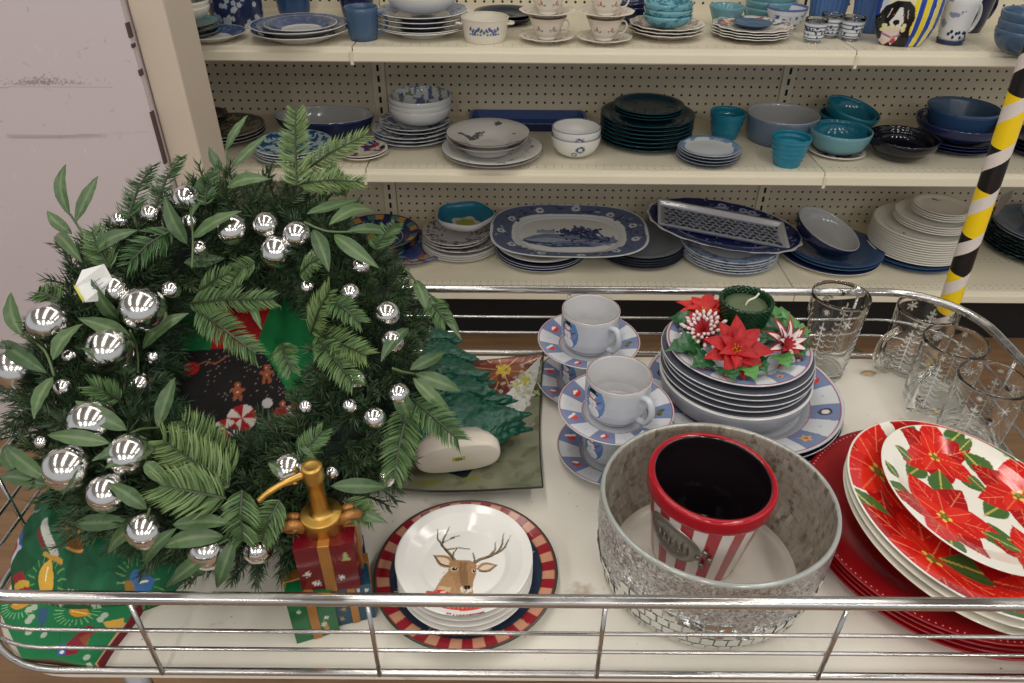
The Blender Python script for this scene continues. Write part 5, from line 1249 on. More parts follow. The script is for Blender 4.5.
def face_poin_small(P):
    P.C[:] = L3((232, 228, 216))
    for (x, y, R_, ro) in ((-.08, .60, .50, .2), (-.46, -.24, .58, .7), (.66, .10, .54, .1), (.30, -.72, .42, .5)):
        if R_: poinsettia(P, x, y, R_, ro)
    for (x, y, a) in ((-.42, .52, 2.6), (.28, .70, .6), (.2, .36, -1.2), (-.82, .16, 1.8), (.0, -.5, -.6), (.75, .6, .4)):
        P.poly(leafpoly(x, y, x+.24*math.cos(a), y+.24*math.sin(a), .13), (84, 110, 56)); P.line([(x, y), (x+.22*math.cos(a), y+.22*math.sin(a))], .012, (200, 190, 110))
    r = np.hypot(P.X, P.Y); P.C[r > .985] = L3((236, 232, 222))
pb_ = onz(964, 519, TRAY+.066); RPB = .144
tl = (math.radians(3), math.radians(9), 0)
for k in range(3):
    if k < 2: o = lathe('plate', plate_prof(RPB, .024), [CRM, CRM, CRM], 110, loc=(pb_[0]-.004+.002*k, pb_[1]-.006+.003*k, zc_+.0165+k*.0088), rot=(tl[0], tl[1]+.02-.01*k, 0))
    else: o = facepaint_plate('plate', RPB, .024, .0017, 620, face_poin_big, (226, 222, 212), well=.62, loc=(pb_[0], pb_[1], zc_+.0165+k*.0088), rot=tl)
    tag(o, ('lowest of three large poinsettia dinner plates, on the red chargers', 'middle one of three large poinsettia dinner plates', 'topmost large dinner plate bordered with red poinsettias')[k], 'plate', 'poinsettia plates')
ps = onz(982, 500, TRAY+.092); RPS = .110
for k in range(1):
    o = facepaint_plate('plate', RPS, .018, .0014, 560, face_poin_small, (226, 222, 212), well=.66, loc=(pb_[0]+.009, pb_[1]+.016, zc_+.0165+.0176+.0135), rot=(tl[0]+.03, tl[1]+.02, .1))
    tag(o, 'smaller poinsettia salad plate on top of the poinsettia dinner plates', 'plate', 'poinsettia plates')

# --- gift-box soap dispenser
def soap():
    base = onz(331, 612, TRAY); x0, y0 = base[0], .513
    d = empty('soap_dispenser', (x0, y0, TZ), math.radians(14)); tag(d, 'soap dispenser shaped like stacked gift boxes with a gold pump', 'soap dispenser')
    gm = painted('glossy_box_glaze', .12); gold = flat('gold_ribbon', (168, 116, 60), .32, .4, noise=.1); gp = flat('brushed_gold', (200, 160, 84), .36, 1.0)
    def cube(name, cx, cy, z0, w, dd, h, col, seed, rz=0.0, prints='star'):
        n = 40; V = []; F = []; C = []; rs = random.Random(seed)
        faces = [((-1, -1), (1, -1)), ((1, -1), (1, 1)), ((1, 1), (-1, 1)), ((-1, 1), (-1, -1))]
        for fi, (a, b2) in enumerate(faces):
            gx = np.linspace(0, 1, n); gz = np.linspace(0, 1, n); U, Z = np.meshgrid(gx, gz); U = U.ravel(); Z = Z.ravel()
            X = (a[0]+(b2[0]-a[0])*U)*w/2; Y = (a[1]+(b2[1]-a[1])*U)*dd/2
            P = Paint(U, Z, col)
            for q in range(7):
                x_, z_ = rs.uniform(.1, .9), rs.uniform(.12, .88)
                if abs(x_-.5) < .16: continue
                if prints == 'tree' and q % 2: P.poly([(x_-.09, z_-.08), (x_+.09, z_-.08), (x_+.03, z_+.02), (x_+.05, z_+.02), (x_, z_+.12), (x_-.05, z_+.02), (x_-.03, z_+.02)], (150, 158, 96))
                elif prints == 'tree': P.poly(star(x_, z_, .09, .03, 6, .2), (220, 210, 206))
                elif q % 2: P.poly(star(x_, z_, .09, .035, 5, rs.uniform(0, 1)), (176, 132, 70))
                else: P.poly(star(x_, z_, .08, .03, 6, .2), (196, 206, 196))
            o0 = len(V); co, si = math.cos(rz), math.sin(rz)
            V += [(cx+x*co-y*si, cy+x*si+y*co, z0+zz*h) for x, y, zz in zip(X, Y, Z)]; C.append(P.C)
            F += [(o0+j*n+i, o0+j*n+i+1, o0+(j+1)*n+i+1, o0+(j+1)*n+i) for j in range(n-1) for i in range(n-1)]
        o0 = len(V); co, si = math.cos(rz), math.sin(rz)
        for zz in (0, h):
            for sx_, sy_ in ((-1, -1), (1, -1), (1, 1), (-1, 1)): x, y = sx_*w/2, sy_*dd/2; V.append((cx+x*co-y*si, cy+x*si+y*co, z0+zz)); C.append(L3(col)[None])
        F += [(o0+3, o0+2, o0+1, o0), (o0+4, o0+5, o0+6, o0+7)]
        o = meshobj(name, V, F, gm, d, smooth=False, colors=np.vstack(C))
        # lid and ribbons
        l = join(box(-w/2-.0012, w/2+.0012, -dd/2-.0012, dd/2+.0012, z0+h*.76, z0+h*.80)); 
        rb = join(box(-w*.10, w*.10, -dd/2-.0018, dd/2+.0018, z0+.0008, z0+h+.0016), box(-w/2-.0018, w/2+.0018, -dd*.10, dd*.10, z0+.0008, z0+h+.0016))
        Vr = [(cx+x*co-y*si, cy+x*si+y*co, z) for x, y, z in rb[0]]
        r_ = meshobj('ribbon', Vr, rb[1], gold, o, smooth=False); bevel(r_, .0008, 2)
        return o
    cube('green_gift_box', -.020, -.002, 0, .046, .072, .066, (20, 96, 54), 1, .10)
    cube('blue_gift_box', .024, .006, 0, .042, .068, .060, (22, 68, 92), 2, .04)
    rbx = cube('red_gift_box', .010, .0, .062, .060, .058, .070, (100, 12, 26), 4, -.12, 'tree')
    # gold bow loops on the red box
    gs = []
    for s in (-1, 1):
        for yy, zz in ((-.004, .0), (.010, -.004)):
            pts = smooth_path([(s*.014+.008, 0+yy, .135+zz), (s*.026+.008, -.006+yy, .150+zz), (s*.036+.008, 0+yy, .143+zz), (s*.030+.008, .004+yy, .133+zz), (s*.014+.008, 0+yy, .134+zz)], 5)
            V, F = tube(pts, .0052, 8); gs.append((V, F))
    V, F = join(*gs); meshobj('bow', V, F, gold, d)
    pmp = lathe('pump', [(0, .130, 0), (.0205, .130, 0), (.0215, .133, 0), (.0214, .146, 0), (.0213, .1490, 0), (.0212, .1500, 0), (.0206, .1508, 0), (.0200, .1510, 0), (.0125, .1515, 0), (.0115, .1520, 0), (.0100, .154, 0), (.0085, .157, 0), (.0082, .196, 0), (.0095, .197, 0), (.0105, .199, 0), (.0105, .214, 0), (.0095, .2165, 0), (.006, .2155, 0), (0, .2152, 0)], gp, 48, parent=d, loc=(.008, 0, 0))
    V, F = tube(smooth_path([(-.006, 0, .207), (-.025, -.006, .206), (-.042, -.012, .202), (-.052, -.015, .196)], 6), [.0040]*7+[.0034]*6+[.0030]*6, 10); meshobj('spout', V, F, gp, pmp)
soap()

# --- square leaf plate, ceramic tree
def square_plate():
    ym, xm = .818, -.100; w = .294; n = 230; g = np.linspace(-1, 1, n); X, Y = np.meshgrid(g, g); X = X.ravel(); Y = Y.ravel()
    Z = .004+.020*(np.abs(X*Y))**1.5+.006*np.maximum(np.abs(X), np.abs(Y))**6
    bow = 1-.035*(1-np.abs(Y)**2)*(np.abs(X) > .0)*np.abs(X)**3; bw2 = 1-.035*(1-np.abs(X)**2)*np.abs(Y)**3
    x = X*bow*w/2; y = Y*bw2*w/2; P = Paint(X, Y, (134, 136, 112)); rs = random.Random(31)
    for k in range(260): P.ell(rs.uniform(-1, 1), rs.uniform(-1, 1), rs.uniform(.03, .12), rs.uniform(.02, .07), rs.choice([(134, 138, 112), (108, 110, 92), (146, 148, 124), (104, 96, 74)]), rs.uniform(0, 3), .5)
    # poinsettia in the upper right, white bract, dark holly leaves
    poinsettia(P, .56, .82, .52, .3, reds=((92, 36, 32), (112, 52, 40), (134, 80, 58)), vein=(196, 160, 96))
    P.poly([(.97, .97), (.78, .74), (.60, .40), (.50, .22), (.60, .10), (.74, .0), (.86, .30), (.94, .6)], (206, 208, 204))
    for k in range(90): P.ell(.76+rs.gauss(0, .09), .42+rs.gauss(0, .24), .03, .02, rs.choice([(224, 224, 220), (176, 180, 178), (150, 156, 150)]), rs.uniform(0, 3), .7)
    for k in range(16): P.ell(.56+rs.gauss(0, .05), .82+rs.gauss(0, .05), .022, .022, (196, 168, 70))
    for k in range(26): P.ell(.78+rs.gauss(0, .06), .60+rs.gauss(0, .09), .02, .02, (190, 180, 80))
    P.poly([(-.2, -.22), (.1, -.30), (.3, -.50), (.62, -.56), (.36, -.64), (.30, -.80), (.1, -.70), (-.2, -.60), (-.5, -.72), (-.5, -.4)], (34, 44, 48)); P.line([(-.4, -.5), (.6, -.57)], .014, (120, 126, 96))
    P.poly([(-1, -.55), (-.7, -.62), (-.5, -.74), (-.28, -.76), (-.36, -.86), (-.42, -.99), (-.7, -.94), (-1, -.97)], (92, 46, 36))
    for k in range(24): P.ell(rs.uniform(-1, -.35), rs.uniform(-.95, -.65), .05, .02, (70, 36, 30), rs.uniform(0, 3), .7)
    for (a, b2) in ((-.1, -.88), (.35, -.80), (.0, -.86), (.7, -.2)): P.ell(a, b2, .10, .04, (134, 134, 66), .3, .7)
    P.poly([(-.9, .9), (-.4, .8), (-.1, .5), (-.2, .2), (-.6, .3), (-.9, .5)], (40, 60, 50))
    e = np.maximum(np.abs(X), np.abs(Y)); P.C[e > .985] = L3((44, 46, 40))
    nv = n*n; V = list(zip(x, y, Z+.003))+list(zip(x*.995, y*.995, Z-.0005)); C = np.vstack([P.C, np.tile(L3((40, 42, 36)), (nv, 1))])
    F = [(j*n+i, j*n+i+1, (j+1)*n+i+1, (j+1)*n+i) for j in range(n-1) for i in range(n-1)]+[(nv+j*n+i, nv+(j+1)*n+i, nv+(j+1)*n+i+1, nv+j*n+i+1) for j in range(n-1) for i in range(n-1)]
    ed = [i for i in range(n)]+[j*n+n-1 for j in range(1, n)]+[(n-1)*n+i for i in range(n-2, -1, -1)]+[j*n for j in range(n-2, 0, -1)]
    for k in range(len(ed)): a, b2 = ed[k], ed[(k+1) % len(ed)]; F.append((a, nv+a, nv+b2, b2))
    o = meshobj('square_plate', V, F, painted('lustre_plate_glaze', .2, .25), colors=C, loc=(xm, ym, TZ), rot=(0, 0, math.radians(-2)))
    tag(o, 'square olive plate with painted poinsettia and holly, under the ceramic tree', 'plate')
square_plate()
def ceramic_tree():
    pbse = onz(457, 452, TRAY+.036); base = np.array([pbse[0], pbse[1], TRAY+.040]); tipp = onz(436, 322, TRAY+.062); ax = tipp-base; L = np.linalg.norm(ax)
    t = empty('ceramic_tree', tuple(base)); tag(t, 'green glazed ceramic tree lying on its back, white oval base towards the front', 'figurine')
    zc = ax/L; side = np.cross(zc, [0, 0, 1]); side /= np.linalg.norm(side); up = np.cross(side, zc)
    gr, nt, b = new_mat('green_tree_glaze'); b.inputs['Roughness'].default_value = .12
    tc = N(nt, 'ShaderNodeTexCoord'); no = N(nt, 'ShaderNodeTexNoise'); no.inputs['Scale'].default_value = 130; no.inputs['Detail'].default_value = 5; nt.links.new(tc.outputs['Object'], no.inputs['Vector'])
    nt.links.new(mix_c(nt, no.outputs[0], lin((2, 34, 26)), lin((24, 100, 78))), b.inputs['Base Color'])
    bp = N(nt, 'ShaderNodeBump'); bp.inputs['Strength'].default_value = .9; bp.inputs['Distance'].default_value = .004; nt.links.new(no.outputs[0], bp.inputs['Height']); nt.links.new(bp.outputs[0], b.inputs['Normal'])
    rs = random.Random(2); V = []; F = []; seg = 120; rows = []
    # drooping tiers: radius along the axis (from base to tip)
    prof = [(.0, .030)]; tiers = 5; s0 = .15
    for k in range(tiers):
        a = s0+(1-s0)*k/tiers; b2 = s0+(1-s0)*(k+1)/tiers; r_out = .104*(1-k/tiers*.86); r_in = .070*(1-(k+1)/tiers*.98)+.002
        prof += [(a-.02, r_out*.80), (a, r_out), (a+.02, r_out*.97)]
        for q in (.3, .6, .9): prof.append((a+(b2-a)*q, r_out+(r_in-r_out)*q**.7))
    prof += [(1.0, .006), (1.02, .0005)]
    rows = refine([(r, s*L, 0) for s, r in prof], .0035)
    for ri, (r, s, _) in enumerate(rows):
        for i in range(seg):
            a = 2*PI*i/seg; lob = 1+.10*math.cos(7*a+ri*.10)*(r > .02)+.05*math.sin(17*a+s*300)+.035*math.sin(31*a-s*420)
            xx = r*lob*math.cos(a); zz = r*lob*math.sin(a)*.36
            p_ = side*xx+up*zz+zc*(s-.012*max(0, (abs(math.cos(a))**2))*min(1, r/.05)); V.append(tuple(p_))
    F = [(j*seg+i, j*seg+(i+1) % seg, (j+1)*seg+(i+1) % seg, (j+1)*seg+i) for j in range(len(rows)-1) for i in range(seg)]
    F.append(tuple(range(seg))[::-1])
    meshobj('tree_body', V, F, gr, t)
    wb = flat('cream_bisque', (214, 204, 190), .35, noise=.03); V = []; F = []; n = 48; W2, H2 = .057, .0255
    def oval(a, sc): 
        c, s_ = math.cos(a), math.sin(a); k = (abs(c)**4+abs(s_*1.0)**4)**(-.25); return sc*W2*c*k if False else sc*(W2*math.copysign(abs(c)**.62, c)), sc*(H2*math.copysign(abs(s_)**.8, s_))
    lay = [(.020, .80), (.004, .97), (0, 1.0), (-.012, 1.0), (-.016, .96), (-.017, .9), (-.017, .0)]
    for (s, sc) in lay:
        for i in range(n):
            x_, z_ = oval(2*PI*i/n, sc); V.append(tuple(side*x_+up*z_+zc*s))
    F = [(j*n+i, (j+1)*n+i, (j+1)*n+(i+1) % n, j*n+(i+1) % n) for j in range(len(lay)-1) for i in range(n)]+[tuple(range(n))]
    bs = meshobj('base', V, F, wb, t)
    def stick(x0, x1, z0, z1, d): return [tuple(side*x+up*z+zc*(-.0172-d)) for x, z in ((x0, z0), (x1, z0+.001), (x1, z1+.001), (x0, z1))]
    meshobj('sticker', stick(-.008, .009, -.003, .004, .0002), [(0, 1, 2, 3)], flat('yellow_green_sticker', (176, 178, 70), .6), bs, smooth=False)
    gs = [(stick(-.004+i*.0033, -.0022+i*.0033, -.0005, .0022+.0007*(i % 2), .0005), [(0, 1, 2, 3)]) for i in range(3)]+[(stick(-.004, .0055, -.0022, -.0012, .0005), [(0, 1, 2, 3)])]
    V, F = join(*gs); meshobj('ink_mark', V, F, flat('black_ink', (20, 20, 18), .6), bs, smooth=False)
ceramic_tree()

# bits lying on the tray
c = onz(868, 374, TRAY); V = [(-.014, 0, .0012), (-.004, .006, .002), (.006, .007, .001), (.014, .001, .0015), (.005, -.007, .001), (-.006, -.006, .0015)]
o = meshobj('dried_leaf', V+[(v[0], v[1], v[2]-.0008) for v in V], [(0, 1, 2, 3, 4, 5), (11, 10, 9, 8, 7, 6)]+[(i, i+6, (i+1) % 6+6, (i+1) % 6) for i in range(6)], flat('pale_brown_leaf', (206, 178, 140), .7), loc=(c[0], c[1], TZ)); tag(o, 'small pale brown dried flake on the tray near the tumbler', 'leaf')
c = onz(857, 351, TRAY); V = [(-.010, .002, .001), (.0, .003, .002), (.009, -.005, .0012), (-.002, -.001, .001)]
o = meshobj('green_leaf_scrap', V+[(v[0], v[1], v[2]-.0008) for v in V], [(0, 1, 2, 3), (7, 6, 5, 4)]+[(i, i+4, (i+1) % 4+4, (i+1) % 4) for i in range(4)], HOL, loc=(c[0], c[1], TZ)); tag(o, 'tiny green leaf scrap on the tray behind the dried flake', 'leaf')
# ------------------------------------------------------------------ wreath
WT = math.radians(34); WC = np.array([ony(238, 365, .702)[0], .702, .974])
WN = np.array([0, -math.sin(WT), math.cos(WT)]); WE1 = np.array([1.0, 0, 0]); WE2 = np.array([0, math.cos(WT), math.sin(WT)])
RM, RMIN = .166, .060
def to_local(p): d = np.array(p)-WC; return np.array([np.dot(d, WE1), np.dot(d, WE2), np.dot(d, WN)])
def on_plane(px, py, off):
    d = ray(px, py); t = (np.dot(WC-CAM, WN)+off)/np.dot(d, WN); return to_local(CAM+d*t)
def tor_h(r): return math.sqrt(max(0.0, RMIN**2-min(abs(r-RM), RMIN)**2))
def wsurf(px, py, lift=.03):
    off = .06
    for _ in range(4):
        q = on_plane(px, py, off); off = tor_h(math.hypot(q[0], q[1]))+lift
    return on_plane(px, py, off)
wre = bpy.data.objects.new('christmas_wreath', None); COL.objects.link(wre)
wre.matrix_world = Matrix(((WE1[0], WE2[0], WN[0], WC[0]), (WE1[1], WE2[1], WN[1], WC[1]), (WE1[2], WE2[2], WN[2], WC[2]), (0, 0, 0, 1)))
tag(wre, 'large artificial fir wreath with silver balls and bay leaves, propped on the cart', 'wreath')
rs = random.Random(11); rn = np.random.RandomState(5)
NEED = painted('fir_needle', .45); PINE = painted('pine_sprig_needle', .42)
def rand_unit():
    v = rn.normal(size=3); return v/np.linalg.norm(v)
def needles(stem, n, nl, wid, c0, c1, rows=None, spread=1.0, droop=.0, flatn=None):
    """thin blades along a stem; flatn: normal of a two-sided comb"""
    stem = [np.array(s, float) for s in stem]; seg = [np.linalg.norm(b-a) for a, b in zip(stem, stem[1:])]; tot = sum(seg); V = []; F = []; C = []
    for k in range(n):
        t = (k+rs.random())/n; s = t*tot; i = 0
        while i < len(seg)-1 and s > seg[i]: s -= seg[i]; i += 1
        p = stem[i]+(stem[i+1]-stem[i])*min(1, s/seg[i]); d = (stem[i+1]-stem[i])/seg[i]
        if flatn is not None:
            sd = np.cross(d, flatn); sd /= np.linalg.norm(sd)+1e-9; a = rs.choice((0, PI))+rs.gauss(0, .27); side = sd*math.cos(a)+flatn*math.sin(a)
        else: side = rand_unit(); side -= d*np.dot(side, d); side /= np.linalg.norm(side)+1e-9
        fw = .75+.9*t**3; dr = side*spread+d*fw; dr /= np.linalg.norm(dr); L = nl*rs.uniform(.8, 1.1)*(1-.35*t**2)*(.75+.25*min(1, t*6))
        wv = np.cross(dr, rand_unit()); wv /= np.linalg.norm(wv)+1e-9; wv *= wid/2; tip = p+dr*L+d*L*.10; mid = p+dr*L*.5+side*L*.04
        o = len(V); V += [p-wv*.7, p+wv*.7, mid+wv, tip, mid-wv]; F += [(o, o+1, o+2, o+3, o+4)]
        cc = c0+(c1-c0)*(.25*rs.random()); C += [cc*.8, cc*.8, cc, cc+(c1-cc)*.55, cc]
    V2, F2 = tube(stem, [.0016]*(len(stem)-1)+[.0008], 5); o = len(V); V += list(V2); F += [tuple(i+o for i in f) for f in F2]; C += [np.array([.035, .05, .02])]*len(V2)
    return V, F, C
def jc(gs):
    V = []; F = []; C = []
    for v, f, c in gs: o = len(V); V += list(v); F += [tuple(i+o for i in q) for q in f]; C += list(c)
    return V, F, C
# core
th = np.linspace(0, 2*PI, 65)[:-1]
V, F = tube([(RM*math.cos(t), RM*math.sin(t), -.002) for t in th], RMIN*.66, 16, True)
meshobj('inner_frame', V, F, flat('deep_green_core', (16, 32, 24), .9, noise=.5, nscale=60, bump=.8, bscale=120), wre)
gs = []
for k in range(1250):
    a = rs.uniform(0, 2*PI); ph = rs.uniform(-.35, PI+.35) if rs.random() < .9 else rs.uniform(0, 2*PI)
    er = np.array([math.cos(a), math.sin(a), 0]); et = np.array([-math.sin(a), math.cos(a), 0]); ez = np.array([0, 0, 1.0])
    nn = er*math.cos(ph)+ez*math.sin(ph); root = er*RM+nn*RMIN*rs.uniform(.45, .85)*(.85 if a < 1.15 else 1)
    inner = math.cos(ph) < -.35
    d = nn*rs.uniform(.55, 1.1)+et*rs.gauss(-.25, .55)+rand_unit()*.35; d /= np.linalg.norm(d); L = rs.uniform(.034, .060)*(.75 if inner else 1)*(.55 if (a < 1.15 or a > 6.1) and math.cos(ph) > -.2 else 1)
    bend = d+rand_unit()*.3; stem = [root, root+d*L*.5, root+(d*.6+bend*.4)*L]
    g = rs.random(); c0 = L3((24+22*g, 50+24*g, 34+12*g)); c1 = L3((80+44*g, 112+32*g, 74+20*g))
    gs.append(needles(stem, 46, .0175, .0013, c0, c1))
for k in range(90):
    a = rs.uniform(2.5, 4.4); er = np.array([math.cos(a), math.sin(a), 0]); root = er*(RM-RMIN*rs.uniform(.5, .9))+np.array([0, 0, rs.uniform(-.02, .03)]); d = -er+rand_unit()*.6; d /= np.linalg.norm(d); L = rs.uniform(.03, .05)
    gs.append(needles([root, root+d*L*.5, root+d*L+rand_unit()*.006], 46, .0175, .0013, L3((26, 56, 38)), L3((84, 116, 78))))
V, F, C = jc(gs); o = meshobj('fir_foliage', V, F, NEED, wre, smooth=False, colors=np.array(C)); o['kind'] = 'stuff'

# lighter pine sprigs
SPR = [((297, 186), (296, 110), 20), ((298, 176), (364, 136), 18), ((299, 184), (360, 182), 16), ((190, 303), (272, 300), 17), ((197, 310), (256, 354), 19), ((311, 334), (330, 290), 17), ((316, 334), (366, 356), 19), ((320, 342), (354, 384), 17), ((412, 399), (458, 440), 18), ((408, 407), (394, 476), 20), ((232, 474), (182, 420), 24), ((230, 486), (163, 440), 26), ((226, 498), (160, 486), 24), ((242, 490), (243, 540), 18), ((282, 344), (292, 372), 14),
       ((172, 230), (128, 264), 18), ((128, 219), (152, 166), 16), ((156, 206), (181, 157), 14), ((198, 292), (240, 270), 15), ((110, 268), (92, 232), 16), ((205, 205), (214, 168), 12), ((60, 300), (38, 292), 14), ((330, 300), (360, 322), 14), ((375, 250), (396, 224), 14), ((280, 500), (262, 540), 16), ((120, 400), (92, 386), 14), ((300, 460), (322, 432), 13), ((345, 500), (372, 520), 14), ((255, 262), (232, 282), 14), ((196, 452), (214, 428), 12), ((300, 274), (322, 258), 14), ((345, 196), (330, 168), 14), ((428, 300), (446, 322), 13)]
for k, (b_, t_, w_) in enumerate(SPR):
    A = wsurf(*b_, lift=.034); B = wsurf(*t_, lift=.046); mid = (A+B)/2+np.array([0, 0, .006]); Lm = np.linalg.norm(B-A)
    light = k in (0, 1, 2, 5, 6, 10, 11, 12); g = rs.uniform(.0, .3)+(.65 if light else (-.35 if k in (15, 16, 17, 20) else .15))
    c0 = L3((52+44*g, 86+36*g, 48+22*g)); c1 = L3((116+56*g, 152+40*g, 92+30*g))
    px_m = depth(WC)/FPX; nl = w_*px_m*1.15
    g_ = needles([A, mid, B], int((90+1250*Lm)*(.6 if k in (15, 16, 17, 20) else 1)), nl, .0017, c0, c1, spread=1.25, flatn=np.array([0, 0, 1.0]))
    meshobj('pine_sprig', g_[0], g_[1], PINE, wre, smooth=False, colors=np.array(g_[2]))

# bay leaves, grouped in sprigs
SPRIGS = [
 [((70, 216), (66, 164), 12), ((76, 222), (98, 176), 13), ((72, 234), (47, 211), 12), ((82, 262), (56, 236), 12), 'stem', ((93, 258), (80, 230), (70, 214))],
 [((92, 254), (138, 230), 14)],
 [((191, 218), (210, 172), 13), ((193, 238), (242, 211), 16), ((187, 244), (165, 196), 15), ((184, 263), (225, 258), 13), 'stem', ((192, 268), (193, 240), (191, 216))],
 [((226, 150), (248, 115), 10), ((232, 168), (268, 134), 12), ((222, 172), (209, 147), 10), ((227, 188), (270, 179), 13), 'stem', ((230, 186), (228, 168), (226, 150))],
 [((307, 214), (359, 199), 15), ((329, 225), (376, 212), 14), ((313, 230), (329, 272), 14), ((334, 235), (379, 268), 14), ((347, 231), (401, 241), 13), 'stem', ((304, 222), (326, 231), (352, 232))],
 [((415, 280), (427, 312), 12), ((431, 296), (437, 329), 11), ((432, 297), (462, 340), 10), 'stem', ((405, 268), (420, 286), (434, 298))],
 [((408, 328), (381, 362), 13), ((410, 370), (445, 352), 14), ((415, 374), (461, 391), 14), ((413, 378), (451, 413), 12), ((396, 388), (410, 420), 15), 'stem', ((392, 368), (404, 372), (418, 374))],
 [((121, 322), (91, 279), 14), ((136, 333), (142, 287), 17), ((132, 341), (78, 318), 15), ((132, 372), (81, 348), 15), ((143, 349), (189, 313), 15), 'stem', ((138, 374), (137, 350), (130, 330))],
 [((53, 360), (83, 324), 16), ((47, 373), (0, 343), 15), ((22, 336), (11, 292), 15), ((53, 377), (34, 419), 14), 'stem', ((54, 376), (44, 350), (22, 336))],
 [((127, 430), (75, 401), 15), ((158, 428), (175, 377), 15), ((110, 443), (47, 435), 13), ((138, 441), (92, 461), 14), ((156, 447), (105, 468), 14), 'stem', ((160, 428), (138, 430), (118, 442))],
 [((145, 463), (168, 487), 12)], [((77, 460), (63, 495), 15)],
 [((147, 509), (108, 483), 13), ((131, 522), (74, 524), 14), ((149, 522), (108, 554), 13), ((177, 528), (146, 565), 12), 'stem', ((150, 508), (145, 520), (135, 524))],
 [((225, 537), (162, 547), 15), ((222, 545), (166, 587), 14), ((235, 538), (217, 588), 14), ((173, 525), (233, 524), 14), 'stem', ((238, 532), (226, 540), (216, 545))],
 [((6, 444), (20, 474), 13)], [((48, 480), (5, 446), 14), ((48, 486), (0, 478), 13), 'stem', ((48, 478), (50, 484), (49, 490))],
 [((331, 486), (387, 487), 13)], [((350, 504), (388, 523), 12)], [((290, 478), (268, 462), 10)],
 [((250, 300), (262, 330), 8)],
 [((300, 438), (316, 460), 9)], [((205, 574), (184, 560), 11)],
]
lm, nt, b = new_mat('bay_leaf'); b.inputs['Roughness'].default_value = .42
tc = N(nt, 'ShaderNodeTexCoord'); no = N(nt, 'ShaderNodeTexNoise'); no.inputs['Scale'].default_value = 14; nt.links.new(tc.outputs['Object'], no.inputs['Vector'])
at = N(nt, 'ShaderNodeAttribute', attribute_name='Col'); mx = N(nt, 'ShaderNodeMix', data_type='RGBA', blend_type='MULTIPLY'); mx.inputs[0].default_value = .45
nt.links.new(at.outputs['Color'], mx.inputs[6]); nt.links.new(no.outputs[1], mx.inputs[7]); nt.links.new(at.outputs['Color'], b.inputs['Base Color'])
def bay(A, B, w):
    d = B-A; L = np.linalg.norm(d); d = d/L; u = np.array([0, 0, 1.0]); u -= d*np.dot(u, d); u /= np.linalg.norm(u)
    tw = rs.uniform(-.5, .5); s0 = np.cross(d, u); n = 12; m_ = 6; V = []; C = []; F = []; bulge = rs.uniform(.05, .16)*L; g = rs.random(); side_b = rs.uniform(-.06, .06)*L
    cb = L3((56+22*g, 82+22*g, 48+14*g)); cv = L3((92+20*g, 114+16*g, 76+16*g))
    for i in range(n+1):
        t = i/n; ww = w*.5*max(.02, math.sin(PI*t**.85))**.85; a = tw*t; s = s0*math.cos(a)+u*math.sin(a); uu = u*math.cos(a)-s0*math.sin(a)
        c = A+d*L*t+u*bulge*math.sin(PI*t)+s0*side_b*math.sin(PI*t)
        for j in range(m_+1):
            v = (j/m_-.5)*2; V.append(c+s*ww*v+uu*abs(v)*ww*.22+uu*.0006*math.sin(i*1.9+j)); C.append(cv if j == m_//2 else cb*(1+.10*math.sin(i*2.2+abs(v)*4)))
    for i in range(n):
        for j in range(m_): F.append((i*(m_+1)+j, i*(m_+1)+j+1, (i+1)*(m_+1)+j+1, (i+1)*(m_+1)+j))
    return V, F, C
px_m = depth(WC)/FPX
for sp in SPRIGS:
    gs = []; k = 0
    while k < len(sp):
        if sp[k] == 'stem':
            P_ = [wsurf(*q, lift=.036) for q in sp[k+1]]; V, F = tube(smooth_path(P_, 5), .0014, 6); gs.append((V, F, [L3((84, 104, 66))]*len(V))); k += 2
        else:
            (b_, t_, w_) = sp[k]; gs.append(bay(wsurf(*b_, lift=.036), wsurf(*t_, lift=rs.uniform(.040, .052)), w_*px_m*1.05)); k += 1
    V, F, C = jc(gs); meshobj('leaf_sprig', V, F, lm, wre, colors=np.array(C))

# silver balls
BALLS = [(122, 220, 10), (151, 214, 10), (233, 230, 16), (187, 199, 14), (200, 248, 9), (171, 290, 10), (266, 225, 13), (277, 252, 17), (297, 235, 14), (315, 260, 10), (361, 266, 9), (308, 287, 8), (350, 293, 10), (50, 322, 21), (19, 367, 24), (143, 309, 23), (153, 357, 9), (109, 350, 24), (63, 387, 9), (139, 385, 14), (92, 422, 23), (42, 442, 7), (130, 455, 22), (69, 468, 24), (108, 493, 20), (114, 290, 16), (69, 356, 7), (387, 314, 13), (392, 342, 12), (356, 380, 10), (306, 407, 8), (350, 406, 8), (374, 418, 12), (290, 469, 18), (332, 472, 7), (385, 478, 10), (398, 394, 12), (147, 530, 20), (209, 549, 21), (258, 549, 15), (190, 222, 8)]
sil, nt, b = new_mat('mercury_silver'); b.inputs['Metallic'].default_value = 1; b.inputs['Base Color'].default_value = (.74, .73, .71, 1); b.inputs['Roughness'].default_value = .17
nu, nv_ = 36, 20; SV = [(0, 0, 1)]+[(math.sin(PI*j/nv_)*math.cos(2*PI*i/nu), math.sin(PI*j/nv_)*math.sin(2*PI*i/nu), math.cos(PI*j/nv_)) for j in range(1, nv_) for i in range(nu)]+[(0, 0, -1)]
SF = [(0, 1+i, 1+(i+1) % nu) for i in range(nu)]+[(1+(j-1)*nu+i, 1+j*nu+i, 1+j*nu+(i+1) % nu, 1+(j-1)*nu+(i+1) % nu) for j in range(1, nv_-1) for i in range(nu)]+[(len(SV)-1, 1+(nv_-2)*nu+(i+1) % nu, 1+(nv_-2)*nu+i) for i in range(nu)]
ball = None
